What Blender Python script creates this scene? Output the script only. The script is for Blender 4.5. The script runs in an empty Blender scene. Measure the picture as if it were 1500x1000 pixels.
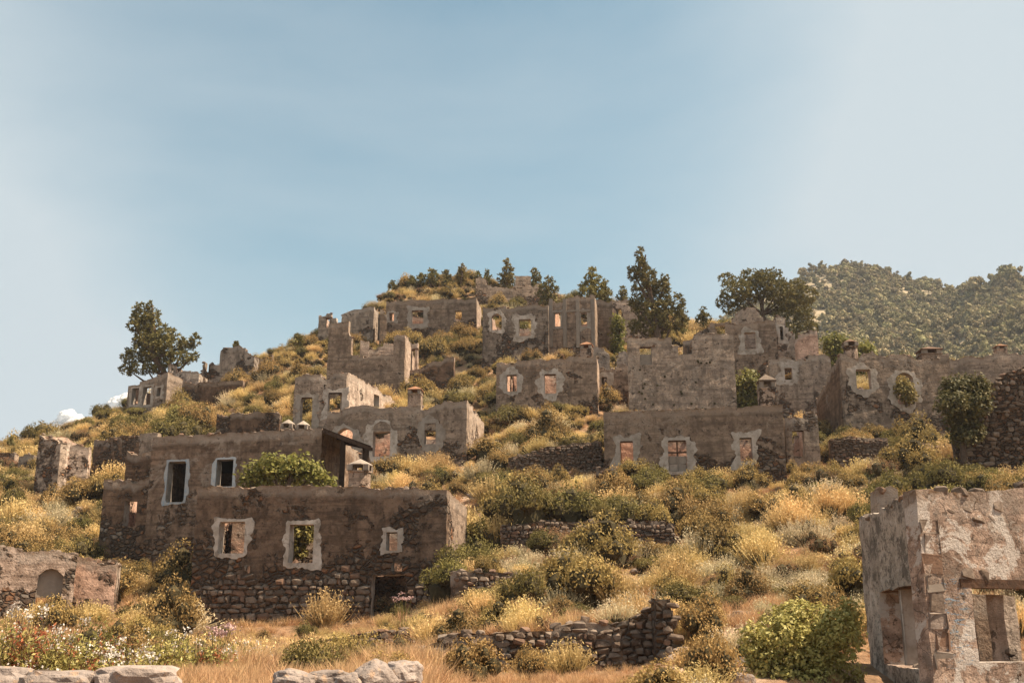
import bpy, math, random
import numpy as np
from mathutils import Vector, Matrix, noise as mn
R = math.radians
random.seed(7); RNG = np.random.default_rng(11)
S = bpy.context.scene; COL = S.collection
# ------------------------------------------------------------ camera, sky, sun, exposure
F, PITCH, CAMZ = 1600.0, R(15), 1.7
cp, sp = math.cos(PITCH), math.sin(PITCH)
cam = bpy.data.objects.new('camera', bpy.data.cameras.new('camera')); COL.objects.link(cam)
cam.location = (0, 0, CAMZ); cam.rotation_euler = (R(90) + PITCH, 0, 0)
cam.data.sensor_width = 36; cam.data.lens = 36 * F / 1500; cam.data.clip_end = 20000; cam.data.clip_start = .1
S.camera = cam
SUN = Vector((0.56, -0.045, 0.83)).normalized()
wd = bpy.data.worlds.new('World'); S.world = wd; wd.use_nodes = True
def N(nt, typ, **kw):
    n = nt.nodes.new(typ)
    for k, v in kw.items():
        if k[0] == '_': n.inputs[k[1:].replace('_', ' ')].default_value = v
        else: setattr(n, k, v)
    return n
def build_world():
    nt = wd.node_tree; nt.nodes.clear(); L = nt.links.new
    out = N(nt, 'ShaderNodeOutputWorld'); bg = N(nt, 'ShaderNodeBackground'); bg.inputs[1].default_value = .050
    sky = N(nt, 'ShaderNodeTexSky', sky_type='NISHITA', sun_disc=False)
    sky.sun_elevation = math.asin(SUN.z); sky.sun_rotation = math.atan2(SUN.x, SUN.y)
    sky.air_density = 1.0; sky.dust_density = 1.3; sky.ozone_density = 1.0
    tc = N(nt, 'ShaderNodeTexCoord'); mp = N(nt, 'ShaderNodeMapping'); mp.inputs['Scale'].default_value = (1, 1, 2.2); mp.inputs['Location'].default_value = (.35, 0, .2)
    L(tc.outputs['Generated'], mp.inputs[0])
    nz = N(nt, 'ShaderNodeTexNoise', _Scale=1.7, _Detail=7.0, _Roughness=.5, _Distortion=.35); L(mp.outputs[0], nz.inputs['Vector'])
    rp = N(nt, 'ShaderNodeMapRange'); rp.inputs[1].default_value = .38; rp.inputs[2].default_value = .62
    rp.inputs[3].default_value = .20; rp.inputs[4].default_value = .58; L(nz.outputs[0], rp.inputs[0])
    # thin high veil: thicker towards the right side and the left side, as wide soft banks of cirrus
    vm = N(nt, 'ShaderNodeVectorMath', operation='DOT_PRODUCT'); vm.inputs[1].default_value = Vector((-0.08, .87, .47)).normalized()
    L(tc.outputs['Generated'], vm.inputs[0])
    r2 = N(nt, 'ShaderNodeMapRange', interpolation_type='SMOOTHSTEP'); r2.inputs[1].default_value = .985; r2.inputs[2].default_value = .915
    r2.inputs[3].default_value = 0.0; r2.inputs[4].default_value = .60; L(vm.outputs['Value'], r2.inputs[0])
    ad = N(nt, 'ShaderNodeMath', operation='ADD', use_clamp=True); L(rp.outputs[0], ad.inputs[0]); L(r2.outputs[0], ad.inputs[1])
    tn = N(nt, 'ShaderNodeMix', data_type='RGBA', blend_type='MULTIPLY'); tn.inputs[0].default_value = 1
    L(sky.outputs[0], tn.inputs[6]); tn.inputs[7].default_value = SKYTINT
    mx = N(nt, 'ShaderNodeMix', data_type='RGBA'); L(ad.outputs[0], mx.inputs[0]); L(tn.outputs[2], mx.inputs[6])
    mx.inputs[7].default_value = VEIL
    L(mx.outputs[2], bg.inputs[0]); L(bg.outputs[0], out.inputs[0])
SKYTINT = (0.98, 1.42, 1.20, 1); VEIL = (5.2, 5.95, 6.4, 1)
build_world()
sl = bpy.data.lights.new('sun', 'SUN'); sl.energy = 5.0; sl.angle = R(.53); sl.color = (1, .83, .62)
so = bpy.data.objects.new('sun', sl); COL.objects.link(so); so.rotation_euler = SUN.to_track_quat('Z', 'Y').to_euler()
S.view_settings.view_transform = 'Standard'; S.view_settings.look = 'None'; S.view_settings.gamma = 1
S.view_settings.exposure = 1.2; S.view_settings.use_curve_mapping = False
S.render.engine = 'CYCLES'
# ------------------------------------------------------------ helpers
def ray(px, py):
    u = (px - 750) / F; v = (500 - py) / F
    return Vector((u, cp - sp * v, sp + cp * v))
def W(px, py, Y):
    r = ray(px, py); return Vector((r.x * Y / r.y, Y, CAMZ + r.z * Y / r.y))
def proj(x, y, z):
    z = z - CAMZ; d = y * cp + z * sp; v = (-y * sp + z * cp) / d
    return 750 + F * x / d, 500 - F * v
def tag(o, label=None, cat=None, group=None, kind=None):
    if label: o['label'] = label
    if cat: o['category'] = cat
    if group: o['group'] = group
    if kind: o['kind'] = kind
    return o
def empty(name, loc, rz=0):
    o = bpy.data.objects.new(name, None); COL.objects.link(o); o.location = loc; o.rotation_euler = (0, 0, rz)
    o.empty_display_size = .3; return o
def mesh(name, V, Fc, mats=(), mi=None, attrs=None, smooth=False):
    me = bpy.data.meshes.new(name); me.from_pydata([tuple(v) for v in V], [], [tuple(f) for f in Fc])
    for m in mats: me.materials.append(m)
    if mi is not None: me.polygons.foreach_set('material_index', np.asarray(mi, dtype=np.int32))
    if smooth: me.polygons.foreach_set('use_smooth', np.ones(len(me.polygons), dtype=bool))
    for k, a in (attrs or {}).items():
        at = me.attributes.new(k, 'FLOAT', 'POINT'); at.data.foreach_set('value', np.asarray(a, dtype=np.float32))
    me.update(); return me
def obj(name, me, parent=None, loc=(0, 0, 0), rot=(0, 0, 0), scale=(1, 1, 1)):
    o = bpy.data.objects.new(name, me); COL.objects.link(o)
    if parent: o.parent = parent
    o.location = loc; o.rotation_euler = rot; o.scale = scale; return o
# ------------------------------------------------------------ materials
def newmat(name):
    m = bpy.data.materials.new(name); m.use_nodes = True; nt = m.node_tree; nt.nodes.clear()
    out = N(nt, 'ShaderNodeOutputMaterial'); b = N(nt, 'ShaderNodeBsdfPrincipled'); b.inputs['Roughness'].default_value = .92
    b.inputs['Specular IOR Level'].default_value = .15
    nt.links.new(b.outputs[0], out.inputs[0]); return m, nt, b, out
def mixc(nt, f, a, b, mode='MIX'):
    n = N(nt, 'ShaderNodeMix', data_type='RGBA', blend_type=mode)
    for i, v in ((0, f), (6, a), (7, b)):
        if hasattr(v, 'is_output'): nt.links.new(v, n.inputs[i])
        else: n.inputs[i].default_value = v if i == 0 else (*v, 1)
    return n.outputs[2]
def rng_(nt, v, a, b, c=0.0, d=1.0, sm=False):
    n = N(nt, 'ShaderNodeMapRange'); 
    if sm: n.interpolation_type = 'SMOOTHSTEP'
    nt.links.new(v, n.inputs[0])
    for i, x in enumerate((a, b, c, d)): n.inputs[i + 1].default_value = x
    return n.outputs[0]
def mth(nt, op, a, b=None, clamp=False):
    n = N(nt, 'ShaderNodeMath', operation=op, use_clamp=clamp)
    for i, v in enumerate((a, b)):
        if v is None: continue
        if hasattr(v, 'is_output'): nt.links.new(v, n.inputs[i])
        else: n.inputs[i].default_value = v
    return n.outputs[0]
def nz(nt, vec, sc, det=5., rough=.6, dist=0.):
    n = N(nt, 'ShaderNodeTexNoise', _Scale=sc, _Detail=det, _Roughness=rough, _Distortion=dist)
    nt.links.new(vec, n.inputs['Vector']); return n.outputs[0]
def wallmat(name, pa, pb, sa=(.21, .145, .10), sb=(.115, .082, .062), white=0.0, cs=3.4, blue=False, rubmul=1.0, fs=1.0, bias=.2):
    wm = lambda c, k=1.0: (c[0] * .93 * k, c[1] * .86 * k, c[2] * .81 * k)
    pa, pb, sa, sb = wm(pa), wm(pb), wm(sa), wm(sb)
    m, nt, b, out = newmat(name); L = nt.links.new
    pos = N(nt, 'ShaderNodeNewGeometry').outputs['Position']
    big = nz(nt, pos, .55 * fs, 8., .66, .5); mid = nz(nt, pos, 2.3 * fs, 7., .72); fine = nz(nt, pos, 9. * fs, 5., .7)
    mp = N(nt, 'ShaderNodeMapping'); mp.inputs['Scale'].default_value = (1, 1, .16); L(pos, mp.inputs[0])
    streak = nz(nt, mp.outputs[0], 2.6, 5., .6)
    mc = N(nt, 'ShaderNodeMapping'); mc.inputs['Scale'].default_value = (.25, .25, 3.2); L(pos, mc.inputs[0])
    course = nz(nt, mc.outputs[0], 1.6, 4., .6)
    rub = N(nt, 'ShaderNodeAttribute', attribute_name='rub').outputs['Fac']
    topd = N(nt, 'ShaderNodeAttribute', attribute_name='topd').outputs['Fac']
    # plaster
    pc = mixc(nt, rng_(nt, mid, .40, .60), tuple(x * 1.12 for x in pa), tuple(x * .82 for x in pb))
    pc = mixc(nt, rng_(nt, streak, .50, .66, 0, .6), pc, tuple(x * .42 for x in pb))
    pc = mixc(nt, rng_(nt, course, .52, .60, 0, .55), pc, tuple(x * .55 for x in pb))
    pc = mixc(nt, mth(nt, 'MULTIPLY', rng_(nt, big, .54, .60), rng_(nt, mid, .42, .54, .1, .5 + white * .4)), pc, (.46, .385, .32))
    pc = mixc(nt, rng_(nt, fine, .56, .64, 0, .6), pc, (.075, .055, .042))
    pc = mixc(nt, rng_(nt, nz(nt, pos, 4.2 * fs, 3., .6), .62, .66, 0, .75), pc, (.06, .042, .032))
    pc = mixc(nt, mth(nt, 'MULTIPLY', rng_(nt, topd, .75, .25), rng_(nt, mid, .42, .52, .15, .75)), pc, (.42, .36, .31))  # lighter towards the top: pale coping, and the sunlit edge put into colour
    # rubble stone
    wv = N(nt, 'ShaderNodeVectorMath', operation='MULTIPLY_ADD'); L(pos, wv.inputs[0])
    n3 = N(nt, 'ShaderNodeTexNoise', _Scale=2.2, _Detail=2.); L(pos, n3.inputs['Vector'])
    wv.inputs[1].default_value = (1, 1, 1.45)
    s3 = N(nt, 'ShaderNodeVectorMath', operation='SCALE'); L(n3.outputs['Color'], s3.inputs[0]); s3.inputs['Scale'].default_value = .35
    L(s3.outputs[0], wv.inputs[2])
    vo = N(nt, 'ShaderNodeTexVoronoi', _Scale=cs); L(wv.outputs[0], vo.inputs['Vector'])
    ve = N(nt, 'ShaderNodeTexVoronoi', feature='DISTANCE_TO_EDGE', _Scale=cs); L(wv.outputs[0], ve.inputs['Vector'])
    sc_ = N(nt, 'ShaderNodeSeparateColor'); L(vo.outputs['Color'], sc_.inputs[0])
    st = mixc(nt, sc_.outputs[0], sa, sb)
    st = mixc(nt, rng_(nt, sc_.outputs[1], .8, .86), st, (.30, .24, .19))
    st = mixc(nt, rng_(nt, sc_.outputs[2], .86, .9), st, (.30, .15, .08))
    st = mixc(nt, rng_(nt, fine, .35, .65, 0, .4), st, sb)
    joint = rng_(nt, ve.outputs['Distance'], .03, .11)
    st = mixc(nt, joint, (.10, .075, .06), st)
    # mask
    mk = mth(nt, 'ADD', mth(nt, 'MULTIPLY', rub, rubmul), mth(nt, 'MULTIPLY', mth(nt, 'SUBTRACT', big, .5 - bias / 3.4), 3.4))
    mk = mth(nt, 'ADD', mk, mth(nt, 'MULTIPLY', mth(nt, 'SUBTRACT', mid, .5), .9))
    mask = rng_(nt, mk, .46, .54)
    col = mixc(nt, mask, pc, st)
    if blue:
        ck = N(nt, 'ShaderNodeTexVoronoi', feature='DISTANCE_TO_EDGE', _Scale=1.5); L(wv.outputs[0], ck.inputs['Vector'])
        col = mixc(nt, rng_(nt, ck.outputs['Distance'], .012, .004, 0, .8), col, (.10, .075, .06))
        wp = nz(nt, pos, 1.7, 9., .7, .6); col = mixc(nt, rng_(nt, wp, .53, .56, 0, .85), col, (.66, .57, .50)); col = mixc(nt, rng_(nt, wp, .44, .40, 0, .7), col, (.25, .185, .145))
        mb = N(nt, 'ShaderNodeMapping'); mb.inputs['Scale'].default_value = (1, 1, 4.5); L(pos, mb.inputs[0]); bn = nz(nt, mb.outputs[0], 6., 5., .7)
        bl = N(nt, 'ShaderNodeAttribute', attribute_name='blue').outputs['Fac']
        fb = mth(nt, 'MULTIPLY', rng_(nt, bn, .55, .62), bl)
        col = mixc(nt, fb, col, (.24, .31, .38))
    tn = N(nt, 'ShaderNodeAttribute', attribute_name='tint').outputs['Fac']
    t2 = mth(nt, 'FRACT', mth(nt, 'MULTIPLY', tn, 7.7))
    tc_ = mixc(nt, tn, (1.0, .93, .87), (1.0, 1.04, 1.07)); col = mixc(nt, 1.0, col, tc_, 'MULTIPLY')
    hv = N(nt, 'ShaderNodeHueSaturation'); L(col, hv.inputs['Color']); L(rng_(nt, t2, 0, 1, .78, 1.15), hv.inputs['Value']); col = hv.outputs[0]
    # weathered top edge: lichen, orange soil
    te = mth(nt, 'MULTIPLY', rng_(nt, topd, 0, .5, 1, 0), rng_(nt, mid, .40, .60))
    col = mixc(nt, te, col, (.17, .10, .055))
    L(col, b.inputs['Base Color'])
    h1 = mth(nt, 'MULTIPLY', rng_(nt, ve.outputs['Distance'], 0, .22), mask)
    hp = mth(nt, 'ADD', mth(nt, 'MULTIPLY', fine, .45), mth(nt, 'MULTIPLY', mid, .55))
    hh = mth(nt, 'ADD', h1, mth(nt, 'MULTIPLY', hp, .7)); hh = mth(nt, 'SUBTRACT', hh, mth(nt, 'MULTIPLY', mask, .35))
    bp = N(nt, 'ShaderNodeBump', _Strength=1., _Distance=.16); L(hh, bp.inputs['Height']); L(bp.outputs[0], b.inputs['Normal'])
    return m
M = {}
M['grey'] = wallmat('grey_plaster', (.33, .272, .222), (.235, .19, .155))
M['brown'] = wallmat('brown_plaster', (.25, .185, .14), (.165, .12, .09))
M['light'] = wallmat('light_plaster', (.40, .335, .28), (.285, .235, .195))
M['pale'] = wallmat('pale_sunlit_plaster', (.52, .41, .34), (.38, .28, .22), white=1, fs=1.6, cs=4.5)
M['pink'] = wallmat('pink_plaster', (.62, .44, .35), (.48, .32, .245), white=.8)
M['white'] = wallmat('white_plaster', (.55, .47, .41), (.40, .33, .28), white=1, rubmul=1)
M['rubble'] = wallmat('rubble_wall', (.22, .15, .105), (.15, .10, .07), rubmul=1.0, cs=4.2)
M['fore'] = wallmat('foreground_plaster', (.60, .45, .36), (.40, .28, .215), white=1, cs=4.6, blue=True, fs=2.2, bias=-.15)
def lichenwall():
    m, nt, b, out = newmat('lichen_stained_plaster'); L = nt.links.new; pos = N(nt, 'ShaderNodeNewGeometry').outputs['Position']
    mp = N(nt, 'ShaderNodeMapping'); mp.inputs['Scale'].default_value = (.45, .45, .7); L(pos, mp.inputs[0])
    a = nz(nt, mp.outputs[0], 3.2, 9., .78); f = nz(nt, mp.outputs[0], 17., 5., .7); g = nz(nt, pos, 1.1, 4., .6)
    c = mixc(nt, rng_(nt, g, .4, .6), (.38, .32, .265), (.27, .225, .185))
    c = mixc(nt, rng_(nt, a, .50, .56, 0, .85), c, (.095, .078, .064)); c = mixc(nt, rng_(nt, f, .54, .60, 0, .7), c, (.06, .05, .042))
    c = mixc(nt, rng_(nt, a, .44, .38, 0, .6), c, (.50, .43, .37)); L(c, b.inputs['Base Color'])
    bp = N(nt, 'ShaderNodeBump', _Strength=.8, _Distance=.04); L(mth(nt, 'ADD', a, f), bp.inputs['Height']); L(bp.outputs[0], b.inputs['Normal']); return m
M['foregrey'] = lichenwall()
def simple(name, a, b_, sc=6., bump=.3, spots=None, rough=.92):
    m, nt, b, out = newmat(name); pos = N(nt, 'ShaderNodeNewGeometry').outputs['Position']
    oi = N(nt, 'ShaderNodeObjectInfo').outputs['Random']
    f = nz(nt, pos, sc, 6., .65)
    c = mixc(nt, rng_(nt, f, .35, .65), a, b_)
    c = mixc(nt, rng_(nt, oi, 0, 1, 0, .55), c, tuple(x * .5 for x in b_))
    if spots: c = mixc(nt, rng_(nt, nz(nt, pos, sc * 1.7, 3.), .56, .64, 0, .8), c, spots)
    nt.links.new(c, b.inputs['Base Color']); b.inputs['Roughness'].default_value = rough
    bp = N(nt, 'ShaderNodeBump', _Strength=bump, _Distance=.05); nt.links.new(f, bp.inputs['Height']); nt.links.new(bp.outputs[0], b.inputs['Normal'])
    return m
M['surround'] = simple('whitewash', (.56, .485, .425), (.30, .25, .205), 2.2, 1., (.23, .185, .15))
M['surround_blue'] = simple('bluish_whitewash', (.56, .56, .56), (.40, .42, .44), 4., .5, (.24, .33, .42))
M['wood'] = simple('dark_wood', (.085, .05, .032), (.045, .028, .02), 8., .5)
M['lintel'] = simple('weathered_lintel', (.16, .085, .05), (.08, .05, .035), 8., .5)
M['tile'] = simple('clay_tile', (.38, .17, .085), (.24, .12, .07), 9., .4, (.30, .26, .2))
M['stone_l'] = simple('stone_pale', (.29, .225, .175), (.175, .13, .10), 7., .5, (.13, .10, .08))
M['stone_d'] = simple('stone_dark', (.17, .12, .088), (.10, .072, .055), 7., .5, (.22, .17, .13))
M['stone_r'] = simple('stone_reddish', (.25, .15, .10), (.16, .10, .07), 7., .5)
M['rock'] = simple('white_rock', (.40, .33, .29), (.22, .175, .15), 7., 1., (.36, .24, .16))
M['slab'] = simple('grey_slab', (.36, .30, .25), (.27, .22, .18), 4., .3)
def leafmat(name, a, b_, tip=None, trans=.25, var=.5, rough=.75):
    m, nt, b, out = newmat(name); L = nt.links.new
    sh = N(nt, 'ShaderNodeAttribute', attribute_name='shade').outputs['Fac']
    oi = N(nt, 'ShaderNodeObjectInfo').outputs['Random']
    c = mixc(nt, sh, a, b_)
    if tip: c = mixc(nt, N(nt, 'ShaderNodeAttribute', attribute_name='tip').outputs['Fac'], c, tip)
    hs = N(nt, 'ShaderNodeHueSaturation'); L(c, hs.inputs['Color'])
    L(rng_(nt, oi, 0, 1, .5 - .022 * var, .5 + .022 * var), hs.inputs['Hue'])
    mv = mth(nt, 'FRACT', mth(nt, 'MULTIPLY', oi, 7.31)); L(rng_(nt, mv, 0, 1, 1 - .45 * var, 1 + .45 * var), hs.inputs['Value'])
    L(hs.outputs[0], b.inputs['Base Color']); b.inputs['Roughness'].default_value = rough
    tr = N(nt, 'ShaderNodeBsdfTranslucent'); L(hs.outputs[0], tr.inputs[0]); ms = N(nt, 'ShaderNodeMixShader'); ms.inputs[0].default_value = trans
    L(b.outputs[0], ms.inputs[1]); L(tr.outputs[0], ms.inputs[2]); L(ms.outputs[0], out.inputs[0]); return m
M['lf_olive'] = leafmat('olive_leaves', (0.225, 0.155, 0.055), (0.40, 0.27, 0.10))
M['lf_green'] = leafmat('green_leaves', (0.12, 0.10, 0.033), (0.235, 0.185, 0.06))
M['lf_fig'] = leafmat('fig_leaves', (.15, .155, .04), (.27, .24, .07), trans=.35, var=.3, rough=.5)
M['lf_ivy'] = leafmat('glossy_dark_leaves', (.065, .066, .024), (.17, .14, .055), var=.2, rough=.6)
M['lf_yellow'] = leafmat('yellow_broom', (0.26, 0.185, 0.07), (0.46, 0.325, 0.125), tip=(0.70, 0.51, 0.235), trans=.3)
M['lf_sage'] = leafmat('pale_sage', (0.240, 0.204, 0.108), (0.360, 0.300, 0.168), tip=(0.660, 0.540, 0.348), trans=.3)
M['lf_brown'] = leafmat('brown_thorn', (0.230, 0.132, 0.069), (0.345, 0.196, 0.098), tip=(0.414, 0.241, 0.127))
M['lf_pine'] = leafmat('pine_needles', (0.085, 0.078, 0.028), (0.25, 0.205, 0.075), trans=.15, var=.25)
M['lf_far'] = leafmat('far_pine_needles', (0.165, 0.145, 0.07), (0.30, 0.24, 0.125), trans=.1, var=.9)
M['grass'] = leafmat('dry_grass', (.36, .195, .092), (.51, .30, .15), tip=(.60, .40, .22), trans=.3, var=.4)
M['lf_shrubgrn'] = leafmat('shrub_green_leaves', (0.24, 0.22, 0.065), (0.50, 0.42, 0.15), trans=.3, var=.2, rough=.5)
M['lf_red'] = leafmat('reddish_leaves', (.30, .09, .045), (.42, .16, .07), trans=.3, var=.2, rough=.5)
M['petal'] = leafmat('white_petals', (.58, .52, .46), (.70, .63, .56), trans=.2, var=.1)
M['mauve'] = leafmat('mauve_petals', (.42, .27, .26), (.55, .38, .36), trans=.2, var=.1)
M['core'] = simple('dark_inner_shade', (.085, .065, .03), (.045, .036, .018), 9., .5)  # dark colour stands in for the shade inside shrubs
M['bark'] = simple('bark', (.15, .10, .07), (.08, .055, .04), 9., .6)
def groundmat():
    m, nt, b, out = newmat('dry_hillside'); L = nt.links.new; pos = N(nt, 'ShaderNodeNewGeometry').outputs['Position']
    a = nz(nt, pos, .22, 6., .6, .4); c_ = nz(nt, pos, 1.6, 7., .7); f = nz(nt, pos, 9., 5., .7)
    c = mixc(nt, rng_(nt, a, .4, .62), (.28, .155, .085), (.20, .135, .07))
    c = mixc(nt, rng_(nt, c_, .42, .6), c, (.42, .25, .145)); c = mixc(nt, rng_(nt, f, .5, .68, 0, .8), c, (.13, .08, .045))
    pa = N(nt, 'ShaderNodeAttribute', attribute_name='path').outputs['Fac']
    c = mixc(nt, mth(nt, 'MULTIPLY', pa, rng_(nt, c_, .38, .5)), c, (.58, .42, .31))
    L(c, b.inputs['Base Color'])
    bp = N(nt, 'ShaderNodeBump', _Strength=1., _Distance=.15); L(mth(nt, 'ADD', f, c_), bp.inputs['Height']); L(bp.outputs[0], b.inputs['Normal'])
    return m
M['ground'] = groundmat()
# ------------------------------------------------------------ terrain height field
T = {  # column of the hillside (bearing) : (distance, elevation row) pairs, last = the ridge
 -400: [(6,1160),(12,1015),(22,965),(34,915),(50,830),(60,775),(85,705)],
 0:    [(6,1160),(12,1012),(22,962),(32,918),(36,900),(42,862),(50,800),(60,740),(72,695),(85,664)],
 150:  [(6,1160),(12,1012),(22,960),(36,903),(42,872),(50,803),(60,735),(74,675),(92,616)],
 190:  [(6,1160),(12,1012),(22,975),(36,910),(42,872),(50,805),(60,730),(76,655),(95,598)],
 300:  [(6,1160),(12,1018),(22,988),(32,955),(38,926),(43,880),(50,815),(60,722),(74,650),(98,568)],
 375:  [(6,1160),(12,1018),(22,988),(32,955),(39,926),(45,860),(50,815),(60,718),(74,640),(98,532)],
 470:  [(6,1160),(12,1018),(22,988),(32,952),(40,922),(46,855),(52,790),(60,712),(72,630),(86,555),(100,496)],
 570:  [(6,1160),(12,1015),(22,988),(32,946),(40,914),(46,845),(52,780),(60,706),(66,665),(78,590),(90,535),(100,490),(112,428)],
 650:  [(6,1150),(12,1005),(24,975),(27,940),(34,895),(42,850),(50,770),(60,700),(66,662),(78,590),(90,535),(100,490),(117,412)],
 800:  [(6,1150),(16,1005),(23,978),(26,925),(33,880),(36,845),(42,805),(45,770),(55,705),(60,672),(70,602),(80,555),(88,515),(100,468),(114,434)],
 940:  [(6,1150),(16,1010),(22,985),(26,925),(33,880),(42,805),(46,765),(55,708),(62,660),(72,600),(84,545),(94,510),(110,460)],
 1100: [(6,1160),(16,1015),(20,980),(25,938),(30,897),(36,850),(42,805),(50,742),(55,705),(62,655),(72,600),(84,552),(106,486)],
 1200: [(6,1160),(16,1030),(20,985),(30,882),(40,795),(50,730),(58,690),(66,640),(80,575),(98,528)],
 1310: [(6,1160),(16,1050),(20,995),(30,880),(40,782),(50,712),(58,668),(64,630),(75,585),(90,545)],
 1500: [(6,1160),(16,1050),(25,895),(35,792),(45,722),(55,682),(65,635),(75,590),(85,548)],
 1900: [(6,1160),(16,1050),(25,885),(35,792),(45,722),(55,682),(65,635),(75,590),(85,548)]}
TP = sorted(T); YS = np.arange(0, 125, .5)
TAB = np.array([np.interp(YS, [a for a, b in T[p]], [b for a, b in T[p]]) for p in TP])
YR = np.array([T[p][-1][0] for p in TP], float)
def hbase(X, Y):
    X = np.asarray(X, float); Y = np.asarray(Y, float); Yc = np.maximum(Y, 6.); s = X / Yc
    px = 750 + F * s
    for _ in range(5):
        px = np.clip(px, TP[0], TP[-1]); yr = np.interp(px, TP, YR); ye = np.minimum(Yc, yr)
        i = np.clip(np.searchsorted(TP, px) - 1, 0, len(TP) - 2); tp = np.array(TP, float)
        w = (px - tp[i]) / (tp[i + 1] - tp[i]); w = w * w * (3 - 2 * w)
        yi = np.clip(ye / .5, 0, len(YS) - 1.001); j = yi.astype(int); fy = yi - j
        py = (1 - w) * (TAB[i, j] * (1 - fy) + TAB[i, j + 1] * fy) + w * (TAB[i + 1, j] * (1 - fy) + TAB[i + 1, j + 1] * fy)
        v = (500 - py) / F; px = 750 + F * s * (cp - sp * v)
    z = CAMZ + ye * (sp + cp * v) / (cp - sp * v)
    over = np.maximum(Yc - yr, 0)
    z = z - .03 * over ** 1.5
    z = np.maximum(z, -1.5 + .0 * z)
    return z
GX0, GX1, GY0, GY1, GS = -95., 95., -8., 165., .5
gx = np.arange(GX0, GX1 + .01, GS); gy = np.arange(GY0, GY1 + .01, GS)
GX, GY = np.meshgrid(gx, gy); GZ = hbase(GX, GY)
def blur(a, n):
    for _ in range(n):
        p = np.pad(a, 1, mode='edge'); a = (p[:-2, 1:-1] + p[2:, 1:-1] + p[1:-1, :-2] + p[1:-1, 2:] + 2 * a) / 6
    return a
GZ = blur(GZ, 3)
def vnoise(X, Y, sc, seed):
    r = np.random.default_rng(seed); g = r.random((256, 256)); x = X * sc + 500; y = Y * sc + 500
    i = np.floor(x).astype(int); j = np.floor(y).astype(int); fx = x - i; fy = y - j; fx = fx * fx * (3 - 2 * fx); fy = fy * fy * (3 - 2 * fy)
    G = lambda a, b: g[a % 256, b % 256]
    return (G(i, j) * (1 - fx) + G(i + 1, j) * fx) * (1 - fy) + (G(i, j + 1) * (1 - fx) + G(i + 1, j + 1) * fx) * fy - .5
amp = np.clip((GY - 6) / 40, .12, 1) * .7
GZ = GZ + amp * (1.0 * vnoise(GX, GY, .12, 1) + .6 * vnoise(GX, GY, .35, 2) + .35 * vnoise(GX, GY, .9, 3))
def hz(x, y):
    a = (x - GX0) / GS; b = (y - GY0) / GS; i = int(min(max(a, 0), len(gx) - 2)); j = int(min(max(b, 0), len(gy) - 2)); fx = min(max(a - i, 0), 1); fy = min(max(b - j, 0), 1)
    return float((GZ[j, i] * (1 - fx) + GZ[j, i + 1] * fx) * (1 - fy) + (GZ[j + 1, i] * (1 - fx) + GZ[j + 1, i + 1] * fx) * fy)
def hit(px, py, y0=5, y1=125):
    r = ray(px, py); Y = y0
    while Y < y1:
        k = Y / r.y
        if hz(r.x * k, Y) > CAMZ + r.z * k: return Vector((r.x * k, Y, CAMZ + r.z * k))
        Y += .1
    return W(px, py, 100)
FOOT = []      # building footprints: origin, direction, length, depth
CARVE = []
LAND = []      # landmarks for naming shrubs
# ------------------------------------------------------------ stone pieces
def hullstone(seed):
    r = np.random.default_rng(seed); import bmesh
    bm = bmesh.new()
    for i in range(24):
        v = r.normal(size=3); v /= np.linalg.norm(v); v = np.sign(v) * np.abs(v) ** .66; v = v / (np.sum(np.abs(v) ** 4.5) ** (1 / 4.5)) * (.86 + .2 * r.random())
        bm.verts.new(v * .5)
    o = bmesh.ops.convex_hull(bm, input=bm.verts)
    bmesh.ops.delete(bm, geom=[g for g in bm.verts if not g.link_faces], context='VERTS')
    bm.verts.ensure_lookup_table(); V = [tuple(v.co) for v in bm.verts]; idx = {v: i for i, v in enumerate(bm.verts)}
    Fc = [[idx[v] for v in f.verts] for f in bm.faces]; bm.free(); return np.array(V), Fc
HS = [hullstone(i) for i in range(9)]
STM = [mesh('stone', HS[i % 9][0], HS[i % 9][1], [M[('stone_l', 'stone_d', 'stone_d', 'stone_r', 'stone_d', 'stone_l')[i % 6]]]) for i in range(18)]
def roughrock(seed, sub=3):
    import bmesh
    bm = bmesh.new(); bmesh.ops.create_icosphere(bm, subdivisions=sub, radius=.5); V = []
    for v in bm.verts:
        p = v.co * 2; q = Vector([math.copysign(abs(c) ** .7, c) for c in p]); k = 1 + .22 * mn.noise(p * 1.4 + Vector((seed * 3.3, 0, 0))) + .16 * mn.noise(p * 3.3 + Vector((seed, 5, 0))) + .09 * mn.noise(p * 8 + Vector((0, seed, 0))); V.append(tuple(q * k * .5))
    Fc = [[x.index for x in f.verts] for f in bm.faces]; bm.free(); return mesh('rock', V, Fc, [M['rock']])
ROCKM = [roughrock(i) for i in range(9)]
M['rock_dull'] = simple('dull_rock', (.38, .30, .25), (.22, .17, .14), 5., .8, (.14, .10, .08))
def joined_stones(name, items, mats, parent):
    V, Fc, mi, n = [], [], [], 0
    for (x, y, z, sx, sy, sz, a) in items:
        hv, hf = HS[random.randrange(9)]; ca, sa = math.cos(a), math.sin(a)
        for v in hv: V.append((x + v[0] * sx * ca - v[1] * sy * sa, y + v[0] * sx * sa + v[1] * sy * ca, z + v[2] * sz))
        k = random.randrange(len(mats))
        for f in hf: Fc.append([q + n for q in f]); mi.append(k)
        n += len(hv)
    o = obj(name, mesh(name, V, Fc, mats, mi), parent); o['kind'] = 'stuff'; return o
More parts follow.
